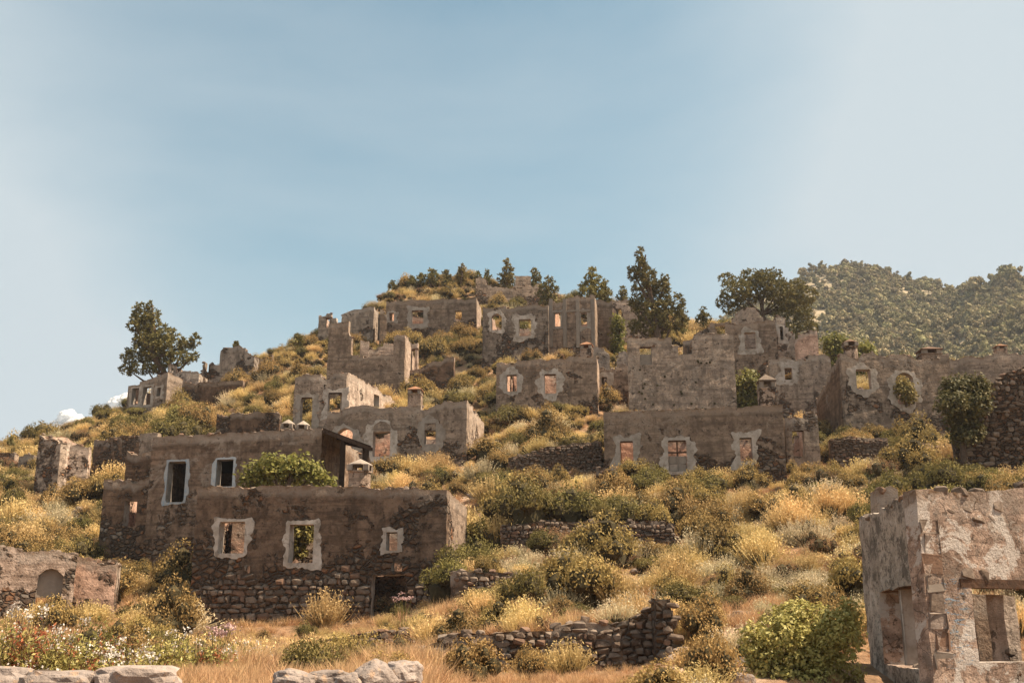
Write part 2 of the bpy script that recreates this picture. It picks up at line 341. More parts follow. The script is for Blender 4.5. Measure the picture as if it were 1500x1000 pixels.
# ------------------------------------------------------------ wall builder
TINT = [.5]
def wall(parent, start, rot, L, top, zb, thick, ops, mats, cell=.3, rub=(0., .5), seed=0, ragged=.12, name='wall', jit=.03, coping=True, blue=None):
    """local x along the wall, outer face at y=0, thickness to +y; top = list of (u, z) local; ops = (u0,u1,z0,z1,opts)"""
    us = {0., L}; tops = [(max(0, min(L, u)), z) for u, z in top]
    for u, z in tops: us.add(u)
    for o_ in ops: us.add(max(0, o_[0])); us.add(min(L, o_[1]))
    def fill(s, c):
        s = sorted(s); out = [s[0]]
        for b in s[1:]:
            if b - out[-1] < 1e-3: continue
            a = out[-1]; n = max(1, int(math.ceil((b - a) / c))); out += [a + (b - a) * k / n for k in range(1, n + 1)]
        return out
    U = fill(us, cell); tu = [u for u, z in tops]; tz = [z for u, z in tops]
    H = max(tz); base = min(0, H)
    def topz(u):
        z = np.interp(u, tu, tz); e = 1
        z += ragged * (mn.noise(Vector((u * 1.3, seed * 3.7, 1))) + .7 * mn.noise(Vector((u * 4.1, seed * 3.7, 5)))) - (ragged * .8 if mn.noise(Vector((u * .8, seed * 1.7, 9))) > .25 else 0)
        return z
    TZ = [topz(u) for u in U]; H = max(TZ)
    zs = {0., H}; 
    for o_ in ops:
        zs.add(max(0, o_[2])); zs.add(min(H, o_[3]))
    Z = fill(zs, cell)
    arch = {}
    for o_ in ops:
        if 'a' in o_[4]:
            rise = min(.38, (o_[1] - o_[0]) * .3); Z = [z for z in Z if not (o_[3] + .01 < z < o_[3] + rise + .1 and z < H - .01)]
            if Z[-1] < H: Z.append(H)
    nu, nzr = len(U), len(Z); keep = np.zeros((nu - 1, nzr - 1), bool); isop = np.zeros_like(keep)
    for i in range(nu - 1):
        uc = (U[i] + U[i + 1]) / 2
        for j in range(nzr - 1):
            zc = (Z[j] + Z[j + 1]) / 2
            op = any(o_[0] < uc < o_[1] and o_[2] < zc < o_[3] for o_ in ops)
            isop[i, j] = op; keep[i, j] = (not op) and Z[j] < min(TZ[i], TZ[i + 1]) - .02
    V, rubA, topA, blA, idx = [], [], [], [], {}
    def vert(i, j, b):
        k = (i, j, b)
        if k in idx: return idx[k]
        u = U[i]; z = Z[j]
        for o_ in ops:
            if 'a' in o_[4] and abs(z - o_[3]) < 1e-3 and o_[0] < u < o_[1]:
                hw = (o_[1] - o_[0]) / 2; z += min(.38, hw * .6) * (1 - ((u - o_[0] - hw) / hw) ** 2)
        if j > 0: z = min(z, TZ[i])
        p = Vector((u + seed * 13.1, z, b * 7.)); n1 = mn.noise(p * 1.1) + .6 * mn.noise(p * 3.3)
        uu = u + (jit * 1.3 * mn.noise(p * 2.7 + Vector((9, 0, 0))) if 0 < i < nu - 1 or b < 2 else 0)
        zz = z + (jit * 1.3 * mn.noise(p * 2.7 + Vector((0, 9, 0))) if j else 0)
        y = (thick if b else 0) + jit * n1 * (1 if not b else -1)
        idx[k] = len(V); V.append((uu, y, zz))
        h = z / max(.1, TZ[i]); rubA.append(rub[0] + rub[1] * (1 - h)); topA.append((TZ[i] - z) / .6)
        blA.append(1. if blue and blue[0] < u < blue[1] and blue[2] < z < blue[3] else 0.)
        return idx[k]
    Fc, mi = [], []
    for i in range(nu - 1):
        for j in range(nzr - 1):
            if not keep[i, j]: continue
            q = lambda a, c, b: vert(i + a, j + c, b)
            Fc.append((q(0, 0, 0), q(1, 0, 0), q(1, 1, 0), q(0, 1, 0))); mi.append(0)
            Fc.append((q(0, 0, 1), q(0, 1, 1), q(1, 1, 1), q(1, 0, 1))); mi.append(2)
            for di, dj, (a, b) in ((-1, 0, ((0, 1), (0, 0))), (1, 0, ((1, 0), (1, 1))), (0, -1, ((0, 0), (1, 0))), (0, 1, ((1, 1), (0, 1)))):
                ii, jj = i + di, j + dj; ins = 0 <= ii < nu - 1 and 0 <= jj < nzr - 1
                if ins and keep[ii, jj]: continue
                if dj == -1 and jj < 0: continue
                Fc.append((q(*b, 0), q(*a, 0), q(*a, 1), q(*b, 1))); mi.append(1 if ins and isop[ii, jj] else 0)
    mt = list(mats) if isinstance(mats, (list, tuple)) else [mats]
    while len(mt) < 3: mt.append(mt[-1])
    o = obj(name, mesh(name, V, Fc, mt, mi, {'rub': rubA, 'topd': topA, 'blue': blA, 'tint': [TINT[0]] * len(V)}), parent, (start[0], start[1], zb), (0, 0, rot))
    if coping:
        it = []
        for u in np.arange(.1, L - .05, .24 if cell < .35 else .34):
            if random.random() < .72:
                z = np.interp(u, U, TZ)
                if z > .5: it.append((u + random.uniform(-.08, .08), random.uniform(.08, thick - .08), z + random.uniform(-.06, .02), random.uniform(.14, .36), random.uniform(.14, .34), random.uniform(.08, .2), random.uniform(0, 6)))
        if it: joined_stones('coping_rubble', it, [M['stone_l'], M['stone_d'], M['stone_d'], M['stone_r']], o)
    o['_L'] = L
    return o, (lambda u: float(np.interp(u, U, TZ)))
def box(name, parent, c, s, mat, rot=0, jit=0.0, tilt=0, bev=.12):
    """bevelled box: c centre, s size"""
    sx, sy, sz = [q / 2 for q in s]; b = min(s) * bev; V = []; 
    for z in (-1, 1):
        for x, y in ((-1, -1), (1, -1), (1, 1), (-1, 1)):
            for k in (0, 1):
                bx, by = (b, 0) if (k == 0) == (x * y > 0) else (0, b)
                V.append((x * (sx - (b if bx == 0 else 0) * 1) if False else x * (sx - bx), y * (sy - by), z * sz))
    ring = list(range(8)); r2 = [q + 8 for q in ring]
    Fc = [ring[::-1], r2] + [(ring[i], ring[(i + 1) % 8], r2[(i + 1) % 8], r2[i]) for i in range(8)]
    V = [(x + random.uniform(-jit, jit), y + random.uniform(-jit, jit), z + random.uniform(-jit, jit)) for x, y, z in V]
    return obj(name, mesh(name, V, Fc, [mat]), parent, c, (0, tilt, rot))
def surround(parent, op, w, mat, oval=False, seed=0, name='window_surround', thin=.03):
    u0, u1, z0, z1 = op[:4]; cu, cz = (u0 + u1) / 2, (z0 + z1) / 2; hu, h_ = (u1 - u0) / 2, (z1 - z0) / 2
    V, Fc = [], []; n = 64
    for k in range(n):
        t = 2 * math.pi * k / n; c, s = math.cos(t), math.sin(t)
        m = 1 / max(abs(c) / hu, abs(s) / h_)
        iu, iz = c * m, s * m
        if 'a' in op[4] and s > 0 and abs(iz - h_) < 1e-3: iz += min(.38, hu * .6) * (1 - (iu / hu) ** 2)
        wob = max(.5, min(1.55, 1 + 1.1 * mn.noise(Vector((c * 1.7 + seed, s * 1.7, seed * 2.3))) + .5 * mn.noise(Vector((c * 6, s * 6, seed * 2.3)))))
        if oval:
            e = 1 / math.hypot(c / (hu + w * 1.25), s / (h_ + w)); ou, oz = c * e * (.74 + .26 * wob), s * e * (.74 + .26 * wob)
            if math.hypot(ou, oz) < math.hypot(iu, iz) + w * .3: g = (math.hypot(iu, iz) + w * .35 * wob) / math.hypot(iu, iz); ou, oz = iu * g, iz * g
            ou *= .92 + .08 * wob; oz *= .92 + .08 * wob
        else:
            mm = 1 / max(abs(c) / (hu + w * wob), abs(s) / (h_ + w * .8 * wob)); ou, oz = c * mm, s * mm
            if oz > h_ and 'a' in op[4]: oz += min(.38, hu * .6) * (1 - min(1, (ou / (hu + w)) ** 2))
        V += [(cu + iu * 1.0, -thin, cz + iz), (cu + ou, -thin * .7, cz + oz), (cu + ou * 1.02, .03, cz + oz * 1.02), (cu + iu, .03, cz + iz)]
    for k in range(n):
        a, b = 4 * k, 4 * ((k + 1) % n)
        for q in range(3): Fc.append((a + q, a + q + 1, b + q + 1, b + q)[::-1])
        Fc.append((a + 3, a, b, b + 3)[::-1])
    return obj(name, mesh(name, V, Fc, [mat]), parent)
def stones_on(o, u0, u1, z0, z1, ops, n_max, size=(.2, .36), ztop=None, cover=.95, protr=.05, part=True, fade=0.0, y0=0.0):
    """lay single stones in uneven courses on the outer face of wall o"""
    items = []; z = z0
    while z < z1:
        hrow = random.uniform(size[0] * .62, size[1] * .72); u = u0 + random.uniform(0, .2)
        while u < u1:
            w = random.uniform(*size) * random.choice((.5, .75, 1, 1, 1.4))
            uc, zc = u + w / 2, z + hrow / 2 + random.uniform(-.03, .03)
            ok = not any(a - .04 < uc + w * .35 and uc - w * .35 < b + .04 and c - .04 < zc < d + .04 for a, b, c, d, *_ in ops)
            if ztop and zc > ztop(uc) - .08: ok = False
            if fade and (zc - z0) / (z1 - z0) > 1 - fade * (1 + 1.4 * mn.noise(Vector((uc * .8, zc * .8, 3)))): ok = False
            if ok and random.random() < cover: items.append((uc, zc, w, hrow * random.uniform(.8, 1.1)))
            u += w * random.uniform(.98, 1.1)
        z += hrow * random.uniform(.92, 1.0)
    items.sort(key=lambda t: -t[2] * t[3]); 
    for (u, z, w, h) in items[:n_max]:
        obj('stone', random.choice(STM), o, (u, y0 + random.uniform(-.02, .03), z), (random.uniform(-.1, .1), random.uniform(-.15, .15), random.uniform(-.15, .15)), (w, .16 + 2 * protr * random.random(), h))
    rest = items[n_max:]
    if rest: joined_stones('small_stones', [(u, y0 + .01, z, w, .16 + protr, h, 0) for u, z, w, h in rest], [M['stone_l'], M['stone_d'], M['stone_d'], M['stone_d']], o)
def chimney(parent, x, y, z, w, h, seed=0, capmat='tile', round_=False):
    """shaft, four corner posts with real gaps, pointed cap"""
    n = 10 if round_ else 4
    def ring(r, zz, rot=math.pi / 4 if not round_ else 0): return [(r * math.cos(rot + 2 * math.pi * k / n), r * math.sin(rot + 2 * math.pi * k / n), zz) for k in range(n)]
    r = w * (.5 if round_ else .707); V, Fc = [], []
    lv = [(r * 1.0, 0), (r * .97, h * .55), (r * 1.06, h * .57), (r * 1.06, h * .61), (r * .98, h * .62)]
    for rr, zz in lv: V += ring(rr, zz)
    for a in range(len(lv) - 1):
        for k in range(n): Fc.append((a * n + k, a * n + (k + 1) % n, (a + 1) * n + (k + 1) % n, (a + 1) * n + k))
    Fc.append([(len(lv) - 1) * n + k for k in range(n)])
    ao = {'rub': [.12] * len(V), 'topd': [1.] * len(V)}
    ch = obj('chimney', mesh('chimney', V, Fc, [M['white'] if seed % 2 else M['light']], None, ao), parent, (x, y, z), (0, 0, random.uniform(-.1, .1)))
    q = w * .36
    for sx, sy in ((-1, -1), (1, -1), (1, 1), (-1, 1)):
        p = box('post', ch, (sx * q, sy * q, h * .70), (w * .27, w * .27, h * .17), M['slab'], jit=.01)
    c1 = ring(r * 1.12, h * .78) + ring(r * 1.12, h * .81) + ring(r * .62, h * .90) + [(0, 0, h)]
    Fc = [list(range(n))[::-1]] + [(a * n + k, a * n + (k + 1) % n, (a + 1) * n + (k + 1) % n, (a + 1) * n + k) for a in range(2) for k in range(n)] + [(2 * n + k, 2 * n + (k + 1) % n, 3 * n) for k in range(n)]
    obj('chimney_cap', mesh('chimney_cap', c1, Fc, [M[capmat]]), ch)
    return ch
class House: pass
def frame(pxL, pxR, topL, topR, base, yaw, Yc=None, pxc=None):
    c = pxc or (pxL + pxR) / 2
    C = W(c, base, Yc) if Yc else hit(c, base)
    a = R(yaw); d = Vector((math.cos(a), math.sin(a)))
    def corner(px, py):
        r = ray(px, py); A = np.array([[r.x, -d.x], [r.y, -d.y]]); k, t = np.linalg.solve(A, np.array([C.x, C.y])); return t, CAMZ + r.z * k
    f = House(); f.C, f.a, f.d = C, a, d
    tL, zL = corner(pxL, topL); tR, zR = corner(pxR, topR)
    f.A = Vector((C.x + tL * d.x, C.y + tL * d.y)); f.L = tR - tL; f.zL, f.zR = zL, zR
    f.loc = lambda px, py: (corner(px, py)[0] - tL, corner(px, py)[1])
    return f
BACKYAW = {'the long front house': 16, 'the ringed window house': 20, 'the arched window house': 14, 'the wide house under the summit': 14, 'the dark two window house': 14, 'the broad three window house': 12, 'the round window house': 12}
def house(name, label, cat, short, pxL, pxR, topL, topR, base, yaw=-8, depth=5., ops=(), prof=None, mat='grey', inner='pink', cell=.3, rub=(-.15, .75),
          thick=.5, sides='LRB', drop=(.2, .2, .5), ragged=.25, Yc=None, group=None, sw=.28, blue=False, coping=True, sidemat=None, backyaw=0, pxc=None, foot=True, extra_down=.9, jit=.03):
    backyaw = BACKYAW.get(short, backyaw)
    f = frame(pxL, pxR, topL, topR, base, yaw, Yc, pxc); n = Vector((-f.d.y, f.d.x))
    pts = [f.A + f.d * (f.L * t) for t in (0, .25, .5, .75, 1)]
    zb = min(hz(p.x, p.y) for p in pts) - extra_down; gz = min(hz(p.x, p.y) for p in pts)
    root = empty(name, (f.A.x, f.A.y, zb), f.a); tag(root, label, cat, group)
    cv = lambda px, py: (f.loc(px, py)[0], f.loc(px, py)[1] - zb)
    top = [(0, f.zL - zb), (f.L, f.zR - zb)] if not prof else [cv(px, py) for px, py in prof]
    if prof: top = sorted([(max(0, u), z) for u, z in top], key=lambda t: t[0]); top = [(0, top[0][1])] + top + [(f.L, top[-1][1])]
    O = []
    for o_ in ops:
        u0, z1 = cv(o_[0], o_[2]); u1, z0 = cv(o_[1], o_[3]); O.append((u0, u1, max(z0, .02), z1, o_[4] if len(o_) > 4 else ''))
    TINT[0] = (sum(map(ord, label)) * .6180339) % 1.0 if Yc is None or Yc > 30 else .93
    mm = [M[mat], M['surround'] if True else M[inner], M[inner]]
    sd = abs(hash(label)) % 97 if False else sum(map(ord, label)) % 97
    w, tf = wall(root, (0, 0), 0, f.L, top, 0, thick, O, mm, cell, rub, sd, ragged, coping=coping, jit=jit)
    for k, o_ in enumerate(O):
        s = o_[4]; par = w
        if 's' in s or 'o' in s or 'w' in s: surround(w, o_, sw * (1.0 if 'w' not in s else 1.35) * (1.25 if 'o' in s else 1), M['surround_blue' if blue else 'surround'], 'o' in s, sd + k * 3)
        if 'l' in s: box('lintel', w, ((o_[0] + o_[1]) / 2, thick * .38, o_[3] + .05), (o_[1] - o_[0] + .5, thick * .82, .13), M['lintel'], jit=.012)
        if 'v' in s:   # loose upright boards and a cross bar left in the opening
            box('window_bar', w, ((o_[0] + o_[1]) / 2, .2, (o_[2] + o_[3]) / 2 + .2), (o_[1] - o_[0] + .04, .06, .07), M['lintel'], jit=.01)
            box('window_bar', w, ((o_[0] + o_[1]) / 2, .26, (o_[2] + o_[3]) / 2), (.07, .06, o_[3] - o_[2] + .04), M['lintel'], jit=.01)
        if 'f' in s:   # lower part filled with masonry blocks
            hh = (o_[3] - o_[2]) * .5; q = 2
            for a in range(q):
                for b in range(2):
                    box('block', w, (o_[0] + (a + .5) * (o_[1] - o_[0]) / q, .22, o_[2] + (b + .5) * hh / 2 + .01), ((o_[1] - o_[0]) / q - .02, .3, hh / 2 - .02), M['slab'], jit=.015)
    hL, hR, Dp = top[0][1], top[-1][1], depth
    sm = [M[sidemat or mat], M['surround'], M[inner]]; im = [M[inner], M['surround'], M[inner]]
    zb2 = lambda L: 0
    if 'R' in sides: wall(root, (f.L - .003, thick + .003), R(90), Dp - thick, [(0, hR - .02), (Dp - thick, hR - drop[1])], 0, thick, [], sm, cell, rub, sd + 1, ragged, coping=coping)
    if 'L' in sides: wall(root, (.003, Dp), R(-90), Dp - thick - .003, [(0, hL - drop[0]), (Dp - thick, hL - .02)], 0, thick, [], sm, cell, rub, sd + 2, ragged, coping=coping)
    if 'B' in sides:
        Lb = f.L - 2 * thick - .02; bt = min(hL, hR) - drop[2]
        wall(root, (f.L - thick - .01, Dp), R(180 + backyaw), Lb / math.cos(R(backyaw)) - (.1 if backyaw else 0), [(0, bt), (Lb * .3, bt - .1), (Lb * .55, bt - .25), (Lb, bt)], 0, .45, [], im, cell * 1.2, (-.3, 1.0), sd + 3, ragged * 1.5, coping=coping)
    if foot: FOOT.append((f.A.copy(), f.d.copy(), n, f.L, Dp))
    if 'B' in sides: CARVE.append((f.A.copy(), f.d.copy(), n, f.L, Dp, gz + .35))
    LAND.append(((pxL + pxR) / 2, (topL + base) / 2 + 10, short))
    f.root, f.wall, f.zb, f.O, f.top, f.cv, f.n, f.tf, f.thick = root, w, zb, O, top, cv, n, tf, thick
    return f
# ------------------------------------------------------------ THE HOUSES (nearest first)
front = house('ruined_house', 'long roofless brown stone house at lower left with two tall windows and cobbled base', 'ruined house', 'the long front house',
    290, 655, 713, 717, 908, -7, 4.6, [(322, 357, 764, 810, 'w'), (425, 458, 768, 824, 'w'), (566, 582, 779, 806, 's'), (574, 588, 823, 836, ''), (545, 592, 842, 905, '')],
    prof=[(290, 714), (400, 711), (470, 712), (560, 713), (655, 717)], mat='brown', cell=.22, rub=(-.12, 1.25), drop=(.1, .15, .9), ragged=.08, sw=.16, sidemat='light', Yc=40)
stones_on(front.wall, .05, front.L - .3, .75, 3.6, front.O, 290, (.22, .42), front.tf, fade=.42, protr=.06)
def doorway_back():  # inner stub wall, added so the doorway reads dark
    u0, z1 = front.cv(540, 839); u1, z0 = front.cv(598, 905); wall(front.root, (u0 - .5, 1.5), R(-4), u1 - u0 + 1.2, [(0, z1), (u1 - u0 + 1.2, z1 - .1)], 0, .35, [], [M['rubble']] * 3, .25, (.6, .3), 91, .15)
doorway_back()
upper = house('ruined_house', 'upper brown plastered house with two white framed tall windows and chimney pots', 'ruined house', 'the upper house with the porch',
    224, 472, 640, 627, 828, -9, 5.5, [(247, 269, 676, 735, 's'), (318, 340, 673, 712, 's')], mat='brown', inner='brown', cell=.25, rub=(-.35, .85), drop=(.1, .1, .0), ragged=.09, sw=.13, blue=True, Yc=46.6, pxc=250, sidemat='brown')
def recess_block(f, o_, depth=.4):   # dark room behind the window: rear panel of the deep room
    pass
for (cx, dx) in ((407, 0), (426, 3)):
    u, z = upper.cv(cx, 628); chimney(upper.root, u, 1.2 + dx * .1, z - .5, .55, 1.15, cx, 'slab', True)
box('roof', upper.root, (upper.L / 2, 3.0, upper.top[0][1] - .75), (upper.L - 1.1, 4.7, .25), M['wood'])  # unseen slab, added to keep the rooms behind the windows dark
annex = house('stone_annex', 'low dark rubble annex with a broken pink window gap beside the upper house', 'ruin', 'the dark rubble annex',
    153, 226, 702, 697, 815, -6, 4.5, [(183, 198, 733, 770, '')], mat='rubble', cell=.25, rub=(.05, .7), drop=(.3, .2, .3), Yc=47.5)
leftA = house('ruined_house', 'sunlit pale rubble house at left edge with a blocked arched doorway', 'ruined house', 'the left edge house',
    -40, 113, 800, 812, 893, 22, 4.5, [(56, 88, 842, 893, 'a')], prof=[(-40, 798), (20, 803), (70, 806), (113, 812)], mat='pale', cell=.22, rub=(.1, .35), sides='L', thick=.5, ragged=.1, Yc=35)
u0, u1, z0, z1, _ = leftA.O[0]
box('door_slab', leftA.wall, ((u0 + u1) / 2, .24, (z0 + z1) / 2 - .55), (u1 - u0 + .02, .1, (z1 - z0) - .9), M['slab'], jit=.006)
box('door_slab', leftA.wall, ((u0 + u1) / 2, .27, z1 - .22), (u1 - u0 + .04, .1, .9), M['slab'], jit=.006)
leftB = house('wall_fragment', 'smooth orange plastered wall with thick pale end beside the arched doorway', 'wall', 'the orange plastered wall',
    112, 172, 815, 816, 898, 16, 2.2, [], mat='pink', cell=.25, rub=(.1, .2), sides='R', Yc=36.2, sidemat='white')
# pergola roof on the upper house
def porch():
    # eave runs beside the upper house's right end
    A = W(473, 628, 45.2); B = W(544, 655, 44.2); Cc = W(533, 652, 48.4); D = W(475, 640, 48.6)
    g = hz(A.x, A.y); root = empty('timber_porch', (A.x, A.y, min(hz(B.x, B.y), g) - .2)); inv = Vector(root.location)
    tag(root, 'dark timber porch roof on thin posts at the right end of the upper house', 'porch')
    n = 11
    for k in range(n):     # boards
        t0, t1 = k / n - .004, (k + 1) / n + .004
        P = [A.lerp(D, t0), B.lerp(Cc, t0), B.lerp(Cc, t1), A.lerp(D, t1)]
        P = [p - inv + Vector((0, 0, .012 * (k % 2) + .006 * random.random())) for p in P]; V = P + [p + Vector((0, 0, .045)) for p in P]
        obj('board', mesh('board', V, [(3, 2, 1, 0), (4, 5, 6, 7), (0, 1, 5, 4), (1, 2, 6, 5), (2, 3, 7, 6), (3, 0, 4, 7)], [M['wood']]), root)
    for p, q in ((A, B), (D, Cc), (B, Cc)):
        m_ = (p + q) / 2 - inv - Vector((0, 0, .08)); d = q - p
        b = box('beam', root, m_, (d.length, .12, .14), M['wood']); b.rotation_mode = 'QUATERNION'; b.rotation_quaternion = d.to_track_quat('X', 'Z')
    for px, py, Y in ((503, 641, 44.9), (537, 653, 44.4), (535, 655, 48.2)):
        p = W(px, py, Y); q = hz(p.x, p.y) - .8; box('post', root, Vector((p.x, p.y, (p.z + q) / 2 - .06)) - inv, (.2, .2, p.z - q), M['wood'])
    LAND.append((510, 660, 'the timber porch'))
porch()
uc, zc = front.cv(517, 712)
f_ch = chimney(front.root, uc, .9, zc - .1, .85, 1.25, 3, 'slab', True)
h8 = house('ruined_house', 'grey house in mid slope with arched white window surrounds and sunlit right end', 'ruined house', 'the arched window house',
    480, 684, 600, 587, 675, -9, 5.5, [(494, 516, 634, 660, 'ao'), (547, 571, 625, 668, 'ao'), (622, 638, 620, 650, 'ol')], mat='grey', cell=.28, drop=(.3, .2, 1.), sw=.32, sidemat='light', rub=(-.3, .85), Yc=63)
u, z = h8.cv(602, 590); chimney(h8.root, u, 1., z - .12, .8, 1.35, 1)
h7 = house('ruined_house', 'pale gutted house with two tall windows and a long sunlit gable wall', 'ruined house', 'the gutted pale house',
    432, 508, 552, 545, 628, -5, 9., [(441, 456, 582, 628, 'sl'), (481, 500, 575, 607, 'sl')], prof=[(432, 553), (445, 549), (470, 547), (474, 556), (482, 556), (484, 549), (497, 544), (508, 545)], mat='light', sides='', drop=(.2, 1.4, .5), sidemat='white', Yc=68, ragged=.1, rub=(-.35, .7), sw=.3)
def gable7():
    Bp = h7.A + h7.d * h7.L; P = W(588, 592, 77); d = Vector((P.x - Bp.x, P.y - Bp.y)); rot = math.atan2(d.y, d.x) - h7.a; n = h7.thick + .003
    zP = P.z - h7.zb; zB = h7.top[-1][1]
    wall(h7.root, (h7.L - .02, n), rot, d.length - n, [(0, zB), (d.length * .5, zB * .5 + zP * .5 + .25), (d.length - n, zP)], 0, .5, [(d.length * .45, d.length * .45 + .9, zP - 1.6, zP - .2, '')], [M['white'], M['surround'], M['pink']], .28, (-.3, .5), 61, .2)
gable7()
h9 = house('ruined_house', 'tall grey ruin with a square corner tower and thin pillar above a long wall', 'ruined house', 'the ruin with the square tower',
    482, 593, 470, 520, 572, -6, 6., [], prof=[(482, 471), (511, 470), (512, 492), (515, 493), (516, 521), (576, 519), (577, 491), (593, 490)], mat='grey', drop=(.2, 1.3, 2.4), sidemat='white', Yc=79, rub=(-.3, .5), sides='R')
for (a, b, t, bs, Y) in ((528, 541, 497, 524, 82), (541, 577, 507, 524, 83.5)):
    house('wall_fragment', 'thin pale plaster fragment standing inside the square tower ruin' if a == 528 else 'low pale wall seen behind the square tower ruin', 'wall', 'the square tower ruin', a, b, t, t - 1, bs, 6, 1., [], mat='white', sides='', Yc=Y, rub=(-.3, .3), thick=.35, foot=False)
house('door_frame_ruin', 'bare pale doorway wall just right of the square tower ruin', 'wall', 'the bare doorway', 594, 612, 502, 504, 545, -4, 1., [(599, 607, 512, 545, 'l')], mat='white', sides='', Yc=81, rub=(-.3, .3), foot=False)
h10 = house('garden_wall', 'dark sloping rubble wall below the square tower ruin', 'wall', 'the dark sloping wall', 598, 665, 541, 523, 572, -8, 3., [], mat='rubble', sides='', Yc=80.5, rub=(.15, .5), prof=[(598, 543), (630, 531), (650, 523), (665, 522)])
h11 = house('ruined_house', 'faint grey wall at the left shoulder of the hill under the skyline', 'ruined house', 'the left shoulder wall', 467, 548, 461, 450, 500, -6, 5., [(477, 482, 466, 480, 'l'), (493, 500, 462, 478, '')], mat='grey', Yc=97, cell=.4, prof=[(467, 462), (485, 460), (487, 466), (495, 458), (530, 452), (548, 449)], sides='LR')
house('wall_fragment', 'narrow wall end catching sun between two far houses', 'wall', 'the narrow wall end', 557, 567, 454, 458, 492, 10, 2.4, [], mat='brown', sides='R', Yc=95, sidemat='white', cell=.4)
h12 = house('ruined_house', 'wide grey house under the summit with one white framed window', 'ruined house', 'the wide house under the summit', 566, 698, 441, 437, 497, -6, 5.5,
    [(603, 620, 455, 474, 'wl'), (666, 676, 455, 470, 'p'), (570, 577, 458, 470, 's')], mat='grey', Yc=98, cell=.38, sidemat='white', sw=.3, rub=(-.35, .9))
h13 = house('ruined_house', 'dark grey house with two white arched windows below the topmost ruin', 'ruined house', 'the dark two window house', 707, 803, 450, 447, 523, -7, 5.5,
    [(720, 735, 464, 483, 'as'), (760, 778, 468, 492, 'w')], mat='grey', Yc=87, cell=.36, sw=.3, rub=(-.3, 1.0), sides='LB')
h14 = house('ruined_house', 'tall grey house with flat pilasters and two narrow white windows', 'ruined house', 'the pilaster house', 803.5, 871, 441, 433, 512, -8, 5.5,
    [(812, 821, 458, 478, 's'), (851, 860, 458, 478, 'w')], mat='grey', Yc=88, cell=.36, sw=.3, rub=(-.3, .8), prof=[(803.5, 441), (826, 441), (827, 436), (844, 435), (846, 433), (871, 432)])
for px in (827, 846, 868, 805):
    u, z = h14.cv(px, 440); box('pilaster', h14.wall, (max(.2, u), -.05, z - 2.0), (.32, .16, 4.2), M['slab'], jit=.01)
u, z = h14.cv(837, 456); box('cornice', h14.wall, (h14.L / 2, -.06, z), (h14.L, .14, .16), M['slab'], jit=.01)
h15 = house('ruined_house', 'plain grey block joined to the right of the pilaster house', 'ruined house', 'the plain grey block', 871.5, 897, 440, 440, 476, -6, 4., [], mat='grey', Yc=91, cell=.4, rub=(-.3, .3))
house('ruined_house', 'low whitish ruin half hidden left of the tall dark pine', 'ruined house', 'the low whitish ruin', 897.5, 950, 440, 441, 474, -4, 4., [(903, 911, 452, 466, '')], mat='white', Yc=93, cell=.4, rub=(-.1, .5))
h16 = house('hilltop_ruin', 'jagged topmost ruin on the summit with white inner plaster', 'ruin', 'the topmost ruin', 697, 796, 406, 412, 446, 2, 4., [],
    prof=[(697, 408), (703, 405), (712, 410), (714, 418), (730, 420), (752, 423), (755, 405), (778, 404), (780, 420), (789, 413), (796, 425)], mat='light', Yc=108, cell=.36, sides='LR', rub=(-.1, .8), drop=(.5, .5, .5), ragged=.25)
h17 = house('ruined_house', 'grey house at centre with two white ringed windows and a pointed chimney', 'ruined house', 'the ringed window house', 727, 874, 531, 521, 602, -8, 5.5,
    [(742, 757, 549, 573, 'ol'), (797, 815, 548, 576, 'ol')], mat='grey', Yc=70, cell=.3, sw=.30, rub=(-.3, 1.0), sidemat='white', drop=(.3, .3, -.5))
u, z = h17.cv(859, 526); chimney(h17.root, u, .5, z - .08, .75, 1.4, 1)
house('ruined_house', 'ragged narrow wall with arched gaps between the ringed window house and the tall blank house', 'ruined house', 'the narrow gapped wall', 874, 922, 536, 536, 592, -4, 4.5, [(881, 890, 552, 582, 's')], mat='light', Yc=72, cell=.3, rub=(-.2, .6), inner='pink')
house('wall_fragment', 'broken grey arch with pale stumps above the narrow gapped wall', 'wall', 'the broken arch', 868, 922, 505, 512, 545, -4, 1., [(893, 904, 514, 545, 'a')], prof=[(868, 507), (885, 510), (892, 520), (900, 534), (906, 515), (914, 511), (922, 520)], mat='light', Yc=77, sides='', rub=(.1, .3), foot=False)
h19 = house('ruined_house', 'tall blank grey house wall with broken stepped parapet and putlog holes', 'ruined house', 'the tall blank house', 919, 1074, 494, 490, 592, -3, 6.,
    [(937, 955, 508, 534, 'l')], prof=[(919, 494), (984, 494), (985, 506), (993, 505), (994, 519), (1013, 518), (1014, 497), (1018, 490), (1074, 489)], mat='light', Yc=69, cell=.28, rub=(-.55, .8), drop=(.2, .3, .8), sides='RB', ragged=.08)
u0, u1, z0, z1, _ = h19.O[0]; box('block', h19.wall, ((u0 + u1) / 2, .28, z0 + .35), (u1 - u0 + .04, .3, .75), M['slab'], jit=.01)
random.seed(3)
for k in range(26):    # putlog holes: dark blocks on the wall face, colour standing in for socket shade
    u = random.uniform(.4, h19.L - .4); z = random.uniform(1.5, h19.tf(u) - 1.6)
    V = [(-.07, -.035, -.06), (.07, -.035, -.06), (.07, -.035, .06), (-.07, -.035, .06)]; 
    box('putlog_shade', h19.wall, (u, -.012, z), (.13, .05, .12), M['core'], jit=.012)
